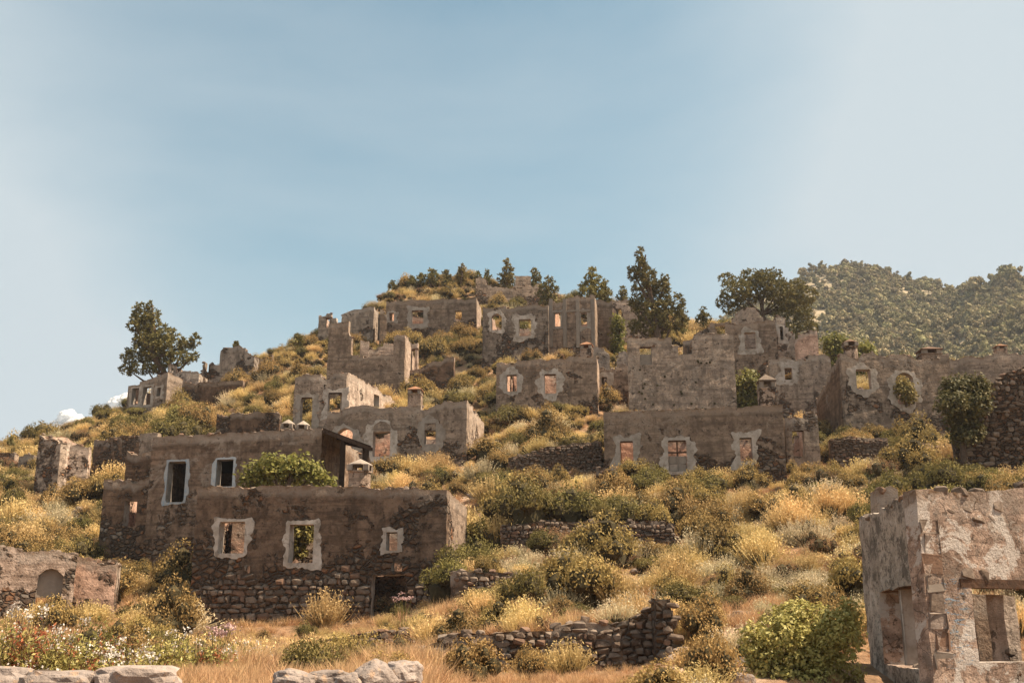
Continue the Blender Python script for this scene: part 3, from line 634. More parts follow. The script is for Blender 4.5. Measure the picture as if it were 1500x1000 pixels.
h20 = house('ruined_house', 'broad grey house at right of centre with three worn windows and a square chimney', 'ruined house', 'the broad three window house', 884, 1146, 604, 593, 700, -8, 6.,
    [(908, 928, 646, 678, 'wl'), (978, 1007, 645, 690, 'wlvf'), (1083, 1103, 641, 675, 'wl')], mat='grey', Yc=54, cell=.25, sw=.26, rub=(-.35, .95), drop=(.2, .3, .6), ragged=.07, sides='LRB')
u, z = h20.cv(1126, 597); chimney(h20.root, u, .6, z - .1, .8, 1.95, 1, 'stone_l')
house('house_wing', 'low pink walled wing with a brick pillar at the right of the broad house', 'ruin', 'the pink walled wing', 1149, 1197, 606, 604, 698, -3, 3., [(1160, 1180, 630, 668, 'l')], prof=[(1149, 612), (1176, 612), (1178, 604), (1197, 602)], mat='grey', inner='pink', Yc=56, cell=.28, sides='RB', rub=(-.1, .6))
h21 = house('ruined_house', 'grey house beneath the round pine with a small gable behind it', 'ruined house', 'the gabled grey house', 1040, 1136, 476, 466, 550, -8, 5.5,
    [(1047, 1063, 476, 493, ''), (1090, 1108, 487, 511, 'w')], mat='grey', Yc=80, cell=.32, sw=.28, rub=(-.4, 1.05), sidemat='light')
house('gable_wall', 'pointed pale gable fragment under the round pine', 'wall', 'the pale gable', 1072, 1118, 462, 462, 480, -6, 1., [], prof=[(1072, 467), (1085, 453), (1095, 449), (1107, 453), (1118, 463)], mat='light', Yc=86, sides='', rub=(-.2, .3), foot=False)
house('ruined_pier', 'stacked grey pier with small openings at the right of the gabled house', 'ruin', 'the stacked grey pier', 1136.5, 1163, 463, 470, 530, -6, 3., [(1142, 1148, 478, 498, 's')], prof=[(1136, 462), (1150, 464), (1152, 484), (1163, 490)], mat='light', Yc=82, rub=(0, .5), sides='LR')
house('ruined_house', 'small reddish plastered ruin with slanting top right of the stacked pier', 'ruined house', 'the small reddish ruin', 1164, 1197, 492, 484, 532, -10, 3., [], prof=[(1164, 494), (1180, 486), (1190, 480), (1197, 483)], mat='pink', Yc=78, rub=(-.1, .4), sides='R', sidemat='white')
house('garden_wall', 'sloping dark rubble wall left of the gabled grey house', 'wall', 'the dark slanting wall', 1000, 1040, 500, 476, 530, -8, 1., [], mat='rubble', Yc=82, sides='', rub=(.2, .4))
h22 = house('ruined_house', 'low grey house with one small window below the small reddish ruin', 'ruined house', 'the low one window house', 1126, 1216, 526, 520, 596, -8, 5., [(1149, 1161, 539, 556, 'w')], mat='grey', Yc=70, cell=.3, rub=(-.25, .9), sw=.3)
h23 = house('ruined_house', 'grey house at right with two round white ringed windows and a chimney', 'ruined house', 'the round window house', 1231, 1390, 519, 521, 622, -2, 6.5,
    [(1253, 1277, 541, 570, 'o'), (1312, 1341, 553, 592, 'ao')], mat='grey', Yc=62, cell=.27, sw=.30, rub=(-.35, 1.1), drop=(1.3, .3, .6), sidemat='rubble', sides='LRB')
u, z = h23.cv(1252, 520); chimney(h23.root, u, .8, z - .1, .85, 1.3, 1, 'stone_r', True)
u, z = h23.cv(1370, 522); chimney(h23.root, u, 1., z - .5, 1.15, 1.35, 2, 'stone_r')
h24 = house('ruined_house', 'long pale wall at the right edge with a small clay capped chimney', 'ruined house', 'the long pale right edge wall', 1391, 1560, 524, 512, 600, -6, 5., [], mat='light', Yc=68, cell=.35, rub=(-.4, .8), sides='LR')
u, z = h24.cv(1471, 520); chimney(h24.root, u, .6, z - .1, .65, 1.0, 1)
h25 = house('stone_wall', 'big sloping rubble stone wall at the right edge behind the leafy bush', 'stone wall', 'the sloping rubble wall', 1392, 1600, 592, 505, 680, -10, 3., [], prof=[(1392, 594), (1410, 583), (1450, 561), (1475, 547), (1500, 536), (1600, 515)], mat='rubble', Yc=48, cell=.25, rub=(.5, .3), sides='', ragged=.12)
stones_on(h25.wall, .1, 4.6, .9, 7.5, [], 290, (.2, .38), h25.tf, cover=.55)
# foreground house at the right edge
fg = house('ruined_house', 'large sunlit foreground house corner at lower right with peeling pink and blue plaster', 'ruined house', 'the foreground house corner', 1341, 1640, 717, 700, 1090, 18, 5., [(1422, 1560, 852, 968, '')],
    prof=[(1341, 719), (1360, 714), (1420, 718), (1500, 712), (1640, 702)], mat='fore', inner='pink', Yc=16, cell=.14, rub=(.12, .18), sides='', pxc=1341, ragged=.05, coping=True, thick=.3, jit=.012)
def fg_side():
    A = fg.A; B = W(1257, 760, 20.9); d = Vector((B.x - A.x, B.y - A.y)); L = d.length; g = fg.zb
    rt = math.atan2(d.y, d.x)
    zA = fg.top[0][1] - .02; zB = B.z - fg.zb
    # runs from the far end towards the near corner so that its outer face looks left
    rot = rt + math.pi - fg.a; st = Vector((B.x - A.x, B.y - A.y)); c, s = math.cos(-fg.a), math.sin(-fg.a)
    st = Vector((st.x * c - st.y * s, st.x * s + st.y * c))
    dd = d.normalized(); nrm = Vector((dd.y, -dd.x))
    def loc(px, py):
        r = ray(px, py); M_ = np.array([[r.x, -dd.x], [r.y, -dd.y]]); k, t = np.linalg.solve(M_, np.array([A.x, A.y])); return L - t, CAMZ + r.z * k - fg.zb
    a0, zt = loc(1286, 862); a1, _ = loc(1337, 862); _, z0 = loc(1310, 975)
    ops = [(a0, a1, z0, zt - .05, '')]
    w, tf = wall(fg.root, (st.x, st.y), rot, L - .36, [(0, zB), (L, zA)], 0, .5, ops, [M['foregrey'], M['fore'], M['pink']], .14, (.0, .12), 77, .06)
    box('lintel', w, ((a0 + a1) / 2, .26, zt), (a1 - a0 + .35, .46, .12), M['lintel'], jit=.01)
    box('mullion', w, ((a0 + a1) / 2, .22, (z0 + zt) / 2), (.16, .3, zt - z0 - .06), M['surround'], jit=.01)
    joined_stones('loose_stones', [(random.uniform(a0, a1), .2, z0 + .02, .2, .2, .1, 0) for _ in range(5)], [M['stone_l']], w)
    u0, u1, z0, z1, _ = fg.O[0]
    box('lintel', fg.wall, ((u0 + u1) / 2 - .05, .13, z1 - .02), (u1 - u0 + .3, .30, .12), M['lintel'], jit=.008)
    # inner room walls seen through the opening
    k = fg.root; lo = lambda px, py, Y: W(px, py, Y)
    for (x0, x1, t, Y, mt, nm) in ((1424, 1466, 870, 18.6, 'brown', 'inner_wall'), (1468, 1492, 872, 18.0, 'white', 'inner_pier')):
        P = W(x0, t, Y); Q = W(x1, t, Y); v = Vector((P.x - A.x, P.y - A.y)); v = Vector((v.x * c - v.y * s, v.x * s + v.y * c))
        wall(fg.root, (v.x, v.y), R(2), Q.x - P.x, [(0, P.z - fg.zb), (Q.x - P.x, P.z - fg.zb - .02)], 0, .35, [], [M[mt]] * 3, .18, (-.2, .3), 55, .04, name=nm)
    # broad patches of fallen-off plaster: proud stones by the corner, and along the top
    stones_on(fg.wall, .05, 1.0, z0 + .9, z1 + 1.1, [fg.O[0]], 22, (.16, .34), fg.tf, cover=.35, protr=.0, y0=.06)
    stones_on(fg.wall, 1.0, 3.4, z1 + .35, z1 + 1.5, [fg.O[0]], 26, (.18, .36), fg.tf, cover=.12, protr=.0, y0=.065)
    zq = z0 - .1
    for k_ in range(8):   # dressed corner stones showing where the plaster fell
        hq = random.uniform(.2, .34); box('corner_stone', fg.wall, (random.uniform(.17, .21), .02, zq + hq / 2), (random.uniform(.24, .40), .075, hq - .03), M[('slab', 'stone_r', 'rock_dull', 'stone_l')[k_ % 4]], jit=.02, bev=.25); zq += hq
    for v in fg.wall.data.attributes['blue'].data: v.value = 0
    co = fg.wall.data.vertices; at = fg.wall.data.attributes['blue'].data
    for i, v in enumerate(co):
        if .25 < v.co.x < .8 and z0 - .1 < v.co.z < z1 + .1: at[i].value = 1
    # stub of rear wall standing behind the left face
    house('wall_stub', 'short pale wall stub behind the foreground house corner', 'wall', 'the short wall stub', 1283, 1325, 719, 724, 775, -2, 1., [], mat='light', Yc=25, sides='', rub=(-.1, .4), foot=False, cell=.2)
fg_side(); FOOT.append((Vector((6.0, 15.8)), Vector((1, .0)), Vector((0, 1)), 6, 5.5))
CARVE.append((Vector((6.7, 16.4)), Vector((1, 0)), Vector((0, 1)), 6, 4.0, hz(8, 16.4) - .3))
# left upper side
h6 = house('ruined_house', 'far left ridge house with two tall white framed windows under the leaning pine', 'ruined house', 'the far left ridge house', 188, 246, 565, 546, 606, -24, 5., [(194, 202, 569, 592, 's'), (210, 220, 567, 592, 's'), (230, 235, 568, 580, 's')], mat='grey', Yc=91, cell=.35, sw=.22, rub=(-.35, .6))
house('ruined_house', 'whitish tower like block with a stub on top beside the leaning pine', 'ruined house', 'the whitish ridge block', 246, 292, 541, 542, 585, -4, 4., [], prof=[(246, 533), (251, 533), (253, 545), (264, 541), (266, 541), (292, 546)], mat='white', Yc=92, cell=.35, rub=(-.1, .5))
house('garden_wall', 'dark low retaining wall running right from the whitish ridge block', 'wall', 'the dark ridge wall', 270, 356, 560, 558, 590, -5, 1., [], mat='rubble', Yc=88, sides='', rub=(.0, .5), cell=.35)
house('ruined_tower', 'rounded jagged stone ruin standing on the left skyline', 'ruin', 'the jagged skyline ruin', 292, 373, 545, 520, 565, -6, 3.5, [], prof=[(292, 544), (301, 542), (302, 519), (312, 517), (314, 530), (320, 531), (323, 512), (334, 508), (346, 507), (360, 510), (366, 519), (373, 521)], mat='light', Yc=94, sides='R', rub=(.1, .3), ragged=.25, cell=.3)
house('wall_fragment', 'stubby skyline wall remnant right of the jagged skyline ruin', 'wall', 'the stubby skyline remnant', 374, 398, 522, 520, 532, -6, 1., [], mat='light', Yc=95, sides='', rub=(.2, .2), cell=.35, ragged=.2)
h5 = house('wall_fragment', 'tall corner wall fragment with white plaster patch on the far left slope', 'wall', 'the tall left corner fragment', 58, 90, 634, 646, 712, -20, 2.6, [], prof=[(58, 633), (66, 636), (90, 645)], mat='light', Yc=63, sides='LR', rub=(.0, .6), drop=(.3, .3, 0), sidemat='white')
house('wall_fragment', 'low whitewashed wall running right from the tall left corner fragment', 'wall', 'the whitewashed low wall', 90.5, 131, 647, 655, 690, 6, 1., [], mat='white', Yc=63.6, sides='', rub=(-.1, .8))
for (a, b, t, t2, bs, Y, mt, lb) in ((138, 206, 645, 640, 668, 66, 'rubble', 'dark terrace wall crossing the left slope'), (206, 231, 632, 634, 668, 60, 'light', 'upright grey slab of wall above the annex'),
        (186, 224, 660, 662, 700, 56, 'rubble', 'dark stump of wall directly above the annex'), (0, 22, 660, 664, 690, 74, 'light', 'small grey wall stump at the left edge skyline'), (28, 50, 666, 664, 684, 72, 'light', 'low wall stump beside the left edge skyline'),
        (318, 410, 605, 604, 622, 70, 'rubble', 'dark low terrace wall above the upper house'), (160, 190, 640, 636, 655, 70, 'rubble', 'short dark terrace wall on the left shoulder')):
    house('terrace_wall' if mt == 'rubble' else 'wall_fragment', lb, 'wall', lb.split(' ', 1)[1], a, b, t, t2, bs, -6, 1., [], mat=mt, Yc=Y, sides='', rub=(.1, .5), ragged=.18)
# terrace walls
TER = []
def terrace(label, short, pts, base, Yc, yaw, back=5., nst=180, th=.5, mat='rubble', ret=True):
    f = house('terrace_wall', label, 'stone wall', short, pts[0][0], pts[-1][0], pts[0][1], pts[-1][1], base, yaw, th + .1, [], prof=pts, mat=mat, Yc=Yc, sides='', rub=(.35, .4), cell=.22, ragged=.1, extra_down=.8, thick=th)
    f.hv = (base - sum(p[1] for p in pts) / len(pts)) / F * Yc
    if ret: TER.append((f, back))
    if nst: stones_on(f.wall, .05, f.L - .05, .4, 9, [], nst, (.13, .27), f.tf, cover=.93, protr=.03)
    return f
random.seed(5)
terrace('long dark stone terrace wall in the middle of the slope', 'the middle terrace wall', [(733, 771), (760, 764), (860, 763), (988, 764)], 806, 41.5, -6, 3, 300)
terrace('short stone terrace wall right of the long front house', 'the short terrace wall', [(660, 838), (760, 838), (852, 846)], 878, 34, -4, 4, 300)
t3 = terrace('lowest long rubble terrace wall at bottom centre', 'the lowest terrace wall', [(608, 955), (640, 935), (700, 925), (800, 922), (850, 915), (985, 895)], 992, 23.5, 2, 4, 300)
terrace('overgrown stone terrace wall left of the broad three window house', 'the overgrown terrace wall', [(745, 668), (790, 656), (880, 646)], 694, 57, -8, 4, 240)
terrace('low terrace wall on the right slope below the round window house', 'the right terrace wall', [(1216, 642), (1240, 639), (1300, 642)], 668, 56, -4, 3, 80)
terrace('low stone wall near the sloping rubble wall', 'the low right wall', [(1335, 652), (1360, 648), (1396, 652)], 672, 54, -6, 2.5, 60)
terrace('low earthy bank wall at the foot of the long front house', 'the low earthy bank', [(462, 940), (500, 928), (600, 924)], 948, 27, 4, 3, 60)
terrace('stone pier standing left of the broad three window house', 'the stone pier', [(873, 684), (888, 684)], 735, 50, -6, 1, 30, .9, ret=False)
terrace('broken stub ending the lowest terrace wall', 'the broken stub', [(960, 876), (983, 872)], 925, 22.9, 0, 1, 30, .7, ret=False)
# foreground wall along the bottom edge
fw = terrace('pale sunlit stone wall top along the bottom left edge', 'the bottom left wall', [(-60, 993), (60, 992), (150, 995), (372, 1000)], 1070, 7.2, 4, 1, 0, .6, 'white', ret=False)
random.seed(15)
# ------------------------------------------------------------ terrain carving and mesh
for (A, d, n, L, D, z) in CARVE:
    u = (GX - A.x) * d.x + (GY - A.y) * d.y; v = (GX - A.x) * n.x + (GY - A.y) * n.y
    GZ = np.where((u > .2) & (u < L - .2) & (v > .2) & (v < D - .2), np.minimum(GZ, z), GZ)
for f, back in TER:
    u = (GX - f.A.x) * f.d.x + (GY - f.A.y) * f.d.y; v = (GX - f.A.x) * f.n.x + (GY - f.A.y) * f.n.y
    tz = np.interp(u, [q[0] for q in f.top], [q[1] for q in f.top]) + f.zb - .12
    e = np.clip(u / 1., 0, 1) * np.clip((f.L - u) / 1., 0, 1)
    w = (v > .25) * np.clip(1 - (v - 1.) / back, 0, 1) * e; GZ = np.where(w > 0, np.maximum(GZ, GZ * (1 - w) + tz * w), GZ)
    e2 = np.clip((u + .3) / .8, 0, 1) * np.clip((f.L + .3 - u) / .8, 0, 1)
    dig = tz - (f.hv + .05) * e2 + np.maximum(-v - 1.0, 0) * .3
    GZ = np.where((v > -4.) & (v < .3) & (e2 > 0), np.minimum(GZ, dig), GZ)
fu = (GX - front.A.x) * front.d.x + (GY - front.A.y) * front.d.y; fv = (GX - front.A.x) * front.n.x + (GY - front.A.y) * front.n.y
zl, zr = W(290, 922, 40).z, W(655, 908, 40).z; zt = zl + (zr - zl) * np.clip(fu / front.L, 0, 1)
GZ = np.where((fu > -2.2) & (fu < front.L + .5) & (fv > -4) & (fv < .3), np.minimum(GZ, zt + np.maximum(-fv - 1.5, 0) * .15 + np.maximum(-fu - .3, 0) * .8), GZ)
GZ = np.where((fu > -.2) & (fu < front.L + .5) & (fv <= -4) & (fv > -16), np.minimum(GZ, zt + .15), GZ)
def terrain():
    n0, n1 = GZ.shape; V = np.stack([GX.ravel(), GY.ravel(), GZ.ravel()], 1)
    i = np.arange((n0 - 1) * (n1 - 1)); r = i // (n1 - 1); c = i % (n1 - 1); a = r * n1 + c
    Fc = np.stack([a, a + 1, a + 1 + n1, a + n1], 1)
    me = bpy.data.meshes.new('hillside'); me.vertices.add(len(V)); me.vertices.foreach_set('co', V.ravel())
    me.loops.add(len(Fc) * 4); me.loops.foreach_set('vertex_index', Fc.ravel().astype(np.int32)); me.polygons.add(len(Fc))
    me.polygons.foreach_set('loop_start', (np.arange(len(Fc)) * 4).astype(np.int32)); me.polygons.foreach_set('use_smooth', np.ones(len(Fc), bool))
    me.update(calc_edges=True); me.materials.append(M['ground'])
    pt = np.zeros(len(V))
    for poly in PATHS:
        for (x0, y0, w0), (x1, y1, w1) in zip(poly[:-1], poly[1:]):
            dx, dy = x1 - x0, y1 - y0; t = np.clip(((V[:, 0] - x0) * dx + (V[:, 1] - y0) * dy) / (dx * dx + dy * dy), 0, 1)
            dd = np.hypot(V[:, 0] - x0 - t * dx, V[:, 1] - y0 - t * dy); pt = np.maximum(pt, np.clip(1.3 - dd / w0, 0, 1))
    at = me.attributes.new('path', 'FLOAT', 'POINT'); at.data.foreach_set('value', pt.astype(np.float32))
    o = obj('hillside', me); o['kind'] = 'structure'
PATHS = []
for pl in ([(1060, 998), (1010, 965), (1090, 935), (1130, 905), (1040, 895), (1000, 880), (960, 885)], [(690, 790), (700, 765), (670, 755), (640, 735), (700, 725)], [(930, 860), (890, 850), (850, 850)]):
    PATHS.append([(lambda h: (h.x, h.y, .75))(hit(*p)) for p in pl])
terrain()
def far_ground():   # sheet to the horizon, lying just below the edges of the hillside
    m, nt, b, out = newmat('distant_scrub'); pos = N(nt, 'ShaderNodeNewGeometry').outputs['Position']
    c = mixc(nt, rng_(nt, nz(nt, pos, .03, 8., .7), .4, .6), (.16, .14, .06), (.28, .20, .11)); nt.links.new(c, b.inputs['Base Color'])
    n = 40; V = []; Fc = []
    for j in range(n + 1):
        for i in range(n + 1):
            x, y = -1600 + 3200 * i / n, -1600 + 3200 * j / n; V.append((x, y, -2.2 + 1.5 * mn.noise(Vector((x * .01, y * .01, 0)))* (0 if abs(x) < 200 and abs(y) < 200 else 1) - (0 if abs(x)>100 or not -20<y<170 else .6)))
    for j in range(n):
        for i in range(n): a = j * (n + 1) + i; Fc.append((a, a + 1, a + n + 2, a + n + 1))
    o = obj('ground', mesh('ground', V, Fc, [m], smooth=True)); o['kind'] = 'structure'
far_ground()
SIL = [(850, 640), (950, 570), (1000, 520), (1060, 470), (1110, 440), (1150, 422), (1175, 405), (1205, 394), (1245, 389), (1285, 396), (1325, 414), (1375, 423), (1405, 430), (1420, 434), (1445, 430), (1475, 421), (1500, 416), (1600, 400), (1750, 400), (1900, 430), (2100, 520), (2300, 620)]
FY = [(850, 430), (1100, 440), (1245, 450), (1400, 420), (1430, 380), (1600, 370), (2300, 400)]
FHR = {}
def fh(px, Y):
    yr = np.interp(px, [a for a, b in FY], [b for a, b in FY]); si = np.interp(px, [a for a, b in SIL], [b for a, b in SIL])
    t = np.clip((Y - 200) / (yr - 200), 0, 1); py = 640 + (si - 640) * t ** .75
    p = W(px, float(py), min(Y, yr)); z = p.z - .004 * max(0, Y - yr) ** 1.6
    x = p.x * Y / min(Y, yr); ed = min(1, max(0, (px - 850) / 150), max(0, (2300 - px) / 150))
    z += 5 * (mn.noise(Vector((x * .02, Y * .02, 3))) + .6 * mn.noise(Vector((x * .06, Y * .06, 7)))) * (1 - t ** 6) * min(1, t * 5)
    return x, Y, max(-4, z)
def far_hill():
    V, Fc = [], []; P = np.arange(850, 2301, 12); Q = np.arange(200, 640, 8)
    for Y in Q:
        for p in P: V.append(fh(p, Y))
    n = len(P)
    for j in range(len(Q) - 1):
        for i in range(n - 1): a = j * n + i; Fc.append((a, a + 1, a + n + 1, a + n))
    m, nt, b, out = newmat('far_hill_soil'); pos = N(nt, 'ShaderNodeNewGeometry').outputs['Position']
    c = mixc(nt, rng_(nt, nz(nt, pos, .12, 8., .7), .4, .6), (.20, .165, .10), (.33, .255, .17)); nt.links.new(c, b.inputs['Base Color'])
    o = obj('far_hill', mesh('far_hill', V, Fc, [m], smooth=True)); o['kind'] = 'structure'
far_hill()
# ------------------------------------------------------------ vegetation meshes
def rv(n, r): v = r.normal(size=(n, 3)); return v / np.linalg.norm(v, axis=1, keepdims=True)
class Veg:
    def __init__(s): s.V, s.F, s.mi, s.sh, s.tp, s.n = [], [], [], [], [], 0
    def leaves(s, P, nrm, size, r, mi=0, asp=.55, shade=None, fold=False):
        """rhombic leaves at points P facing roughly nrm"""
        n = len(P); t = np.cross(nrm, rv(n, r)); t /= np.linalg.norm(t, axis=1, keepdims=True) + 1e-9; b = np.cross(nrm, t)
        sz = (size * (.6 + .8 * r.random(n)))[:, None]
        q = np.stack([P - t * sz, P + b * sz * asp, P + t * sz, P - b * sz * asp], 1).reshape(-1, 3)
        s.V.append(q); k = np.arange(n)[:, None] * 4 + np.arange(4) + s.n; s.F += k.tolist(); s.mi += [mi] * n
        sh = r.random(n) if shade is None else shade; s.sh.append(np.repeat(sh, 4)); s.tp.append(np.zeros(4 * n)); s.n += 4 * n
    def stems(s, base, tip, w, r, mi=0, bend=.2, tipv=1.):
        n = len(base); d = tip - base; side = np.cross(d, rv(n, r)); side /= np.linalg.norm(side, axis=1, keepdims=True) + 1e-9
        L = np.linalg.norm(d, axis=1, keepdims=True); mid = base + d * .55 + side[:, [1, 0, 2]] * L * bend * (r.random((n, 1)) - .5)
        q = np.stack([base - side * w, base + side * w, mid + side * w * .8, mid - side * w * .8, tip], 1).reshape(-1, 3)
        s.V.append(q); 
        for k in range(n): a = s.n + 5 * k; s.F.append([a, a + 1, a + 2, a + 3]); s.F.append([a + 3, a + 2, a + 4]); s.mi += [mi, mi]
        s.sh.append(np.repeat(r.random(n), 5)); s.tp.append(np.tile([0, 0, .35 * tipv, .35 * tipv, tipv], n)); s.n += 5 * n
    def blob(s, c, rad, r, mi=1, sub=10):
        import bmesh
        bm = bmesh.new(); bmesh.ops.create_icosphere(bm, subdivisions=1 if sub < 20 else 2, radius=1)
        v = np.array([x.co[:] for x in bm.verts]); v *= (1 + .25 * (r.random((len(v), 1)) - .5)); f = [[x.index for x in q.verts] for q in bm.faces]; bm.free()
        s.V.append(v * np.array(rad) + np.array(c)); s.F += [[i + s.n for i in q] for q in f]; s.mi += [mi] * len(f)
        s.sh.append(np.zeros(len(v))); s.tp.append(np.zeros(len(v))); s.n += len(v)
    def tube(s, pts, rad, mi=0, k=6):
        pts = [Vector(p) for p in pts]; rings = []
        for i, p in enumerate(pts):
            d = (pts[min(i + 1, len(pts) - 1)] - pts[max(i - 1, 0)]).normalized(); a = d.orthogonal().normalized(); b = d.cross(a)
            rings.append([p + (a * math.cos(2 * math.pi * q / k) + b * math.sin(2 * math.pi * q / k)) * rad[i] for q in range(k)])
        s.V.append(np.array([tuple(v) for rg in rings for v in rg]))
        for i in range(len(pts) - 1):
            for q in range(k): s.F.append([s.n + i * k + q, s.n + i * k + (q + 1) % k, s.n + (i + 1) * k + (q + 1) % k, s.n + (i + 1) * k + q]); s.mi.append(mi)
        m = k * len(pts); s.sh.append(np.zeros(m)); s.tp.append(np.zeros(m)); s.n += m
    def build(s, name, mats):
        return mesh(name, np.concatenate(s.V), s.F, mats, s.mi, {'shade': np.concatenate(s.sh), 'tip': np.concatenate(s.tp)})
def bush_round(name, leaf, seed, n=3000, ls=.033):   # lobed leafy cushion, about 1 m radius 1
    r = np.random.default_rng(seed); v = Veg(); k = 13; a = r.random(k) * 6.28; rr = np.sqrt(r.random(k)) * .62
    C = np.stack([np.cos(a) * rr, np.sin(a) * rr, .25 + .55 * (1 - rr) * r.random(k) + .1], 1); Rd = .2 + .2 * r.random(k)
    v.blob((0, 0, .22), (.52, .52, .36), r, 1)  # opaque dark core: inner shade of the bush put into colour
    for c, q in zip(C, Rd):
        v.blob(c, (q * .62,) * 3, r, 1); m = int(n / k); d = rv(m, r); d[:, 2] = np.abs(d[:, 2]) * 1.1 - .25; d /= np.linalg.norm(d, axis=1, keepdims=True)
        P = c + d * (q * (.8 + .4 * r.random((m, 1)))); nn = d + .9 * rv(m, r); nn /= np.linalg.norm(nn, axis=1, keepdims=True); v.leaves(P, nn, ls, r)
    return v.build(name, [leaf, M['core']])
def bush_spiky(name, leaf, seed, n=340, spread=.6, tips=True, h=1.):
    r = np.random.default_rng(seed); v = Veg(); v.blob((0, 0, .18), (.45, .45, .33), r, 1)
    k = 9; a = r.random(k) * 6.28; rr = r.random(k) * .45; cl = np.stack([np.cos(a) * rr, np.sin(a) * rr, 0 * a], 1); w = r.integers(0, k, n)
    base = cl[w] + .08 * r.normal(size=(n, 3)); base[:, 2] = .02
    d = cl[w] * 1.1 + spread * .42 * r.normal(size=(n, 3)); d[:, 2] = (.55 + .45 * r.random(n)) * h * (1 - .45 * np.hypot(d[:, 0], d[:, 1]))
    tip = base * [1, 1, 0] + d; v.stems(base, tip, .014, r)
    for t0 in (.45, .65, .82, .95):
        P = base + (tip - base) * (t0 + .08 * r.random((n, 1))); nn = rv(n, r); s0 = v.n; v.leaves(P, nn, .038, r, 0, .4); v.tp[-1] = np.repeat(np.full(n, t0 ** 2 if tips else .2), 4)
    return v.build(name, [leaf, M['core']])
def tuft(name, leaf, seed, n=60, h=1., w=.012, sp=.35):
    r = np.random.default_rng(seed); v = Veg(); base = .16 * r.normal(size=(n, 3)); base[:, 2] = 0
    tip = base + sp * r.normal(size=(n, 3)); tip[:, 2] = h * (.5 + .5 * r.random(n)); v.stems(base, tip, w, r, 0, .35); return v.build(name, [leaf])
KIND = [
 ('leafy_shrub', 'rounded olive green shrub', [bush_round('leafy_shrub', M['lf_olive'], s) for s in (1, 2, 3)], 1.15, .27),
 ('leafy_shrub', 'dense dark green shrub', [bush_round('leafy_shrub', M['lf_green'], s) for s in (4, 5)], 1.2, .14),
 ('broom_shrub', 'spiky yellow green shrub', [bush_spiky('broom_shrub', M['lf_yellow'], s) for s in (6, 7, 8)], 1.0, .34),
 ('sage_bush', 'pale bleached sage bush', [bush_spiky('sage_bush', M['lf_sage'], s, 300, .75) for s in (9, 10)], .9, .16),
 ('thorn_cushion', 'low reddish brown thorny cushion', [bush_round('thorn_cushion', M['lf_brown'], s, 2400, .022) for s in (11, 12)], .75, .14)]
random.seed(21); RN = np.random.default_rng(5)
def infoot(x, y, m=.35):
    for (A, d, n, L, D) in FOOT:
        u = (x - A.x) * d.x + (y - A.y) * d.y; v = (x - A.x) * n.x + (y - A.y) * n.y
        if -m < u < L + m and -m * 1.6 < v < D + m * .5: return True
    return False
def infront(x, y):
    fu_ = (x - front.A.x) * front.d.x + (y - front.A.y) * front.d.y; fv_ = (x - front.A.x) * front.n.x + (y - front.A.y) * front.n.y
    if -.5 < fu_ < front.L and -3.2 < fv_ < .5: return True
    for f, back in TER:
        u = (x - f.A.x) * f.d.x + (y - f.A.y) * f.d.y; v = (x - f.A.x) * f.n.x + (y - f.A.y) * f.n.y
        if -.3 < u < f.L + .3 and -2.6 < v < .5: return True
    return False
def onpath(x, y):
    for poly in PATHS:
        for (x0, y0, w0), (x1, y1, w1) in zip(poly[:-1], poly[1:]):
            dx, dy = x1 - x0, y1 - y0; t = min(1, max(0, ((x - x0) * dx + (y - y0) * dy) / (dx * dx + dy * dy)))
            if math.hypot(x - x0 - t * dx, y - y0 - t * dy) < w0 * .8: return True
    return False
pts = []
cand = [(x, y) for y in np.arange(13.5, 122, .92) for x in np.arange(-72, 72, .92)]
for (x, y) in cand:
    x += random.uniform(-.45, .45); y += random.uniform(-.45, .45)
    if abs(x) > y * .62 + 4: continue
    z = hz(x, y); px, py = proj(x, y, z)
    if not (-90 < px < 1590 and 380 < py < 1060): continue
    if infoot(x, y) or onpath(x, y) or (infront(x, y) and random.random() < .9): continue
    if y < 20 and px > 1060: continue
    if y < 14.5 and px < 640: continue
    if 19 < y < 35.5 and px < 185 and random.random() < .75: continue
    if y < 21.5 and 590 < px < 1000 and random.random() < .7: continue
    # patchiness
    dn = mn.noise(Vector((x * .22, y * .22, 0)))
    if random.random() > .86 + .35 * dn: continue
    q = mn.noise(Vector((x * .13, y * .13, 5))) ; 
    wts = [k[4] for k in KIND]; wts[0] *= 1 + 1.6 * q; wts[1] *= max(.1, 1 + 2.2 * q); wts[3] *= max(.2, 1 - q); wts[4] *= max(.2, 1 - 2 * q)
    if px > 480 and py < 450: wts[0] *= 2; wts[4] *= 2.5
    if px < 700 and py > 560: wts[2] *= 1.8
    if px > 750 and py > 800: wts[3] *= 2.2; wts[4] *= 1.5; wts[0] *= .4; wts[1] *= .25
    k = random.choices(range(5), wts)[0]
    s = KIND[k][3] * random.uniform(.4, .95) * (1.5 if random.random() < .16 else 1) * (1 if y > 35 else .8)
    if 20 < y < 38 and 270 < px < 650: s = min(s, .42)
    if y < 26: s = min(s, .3 + .02 * (y - 10) + random.random() * .25)
    pts.append((k, x, y, z, s, px, py))
def visible(x, y, z):
    o = Vector((0, 0, CAMZ)); t = Vector((x, y, z))
    for q in np.linspace(.3, .985, 40):
        p = o.lerp(t, q)
        if hz(p.x, p.y) > p.z: return False
    return True
order = sorted(range(len(pts)), key=lambda i: -pts[i][4] / pts[i][2]); chosen = []
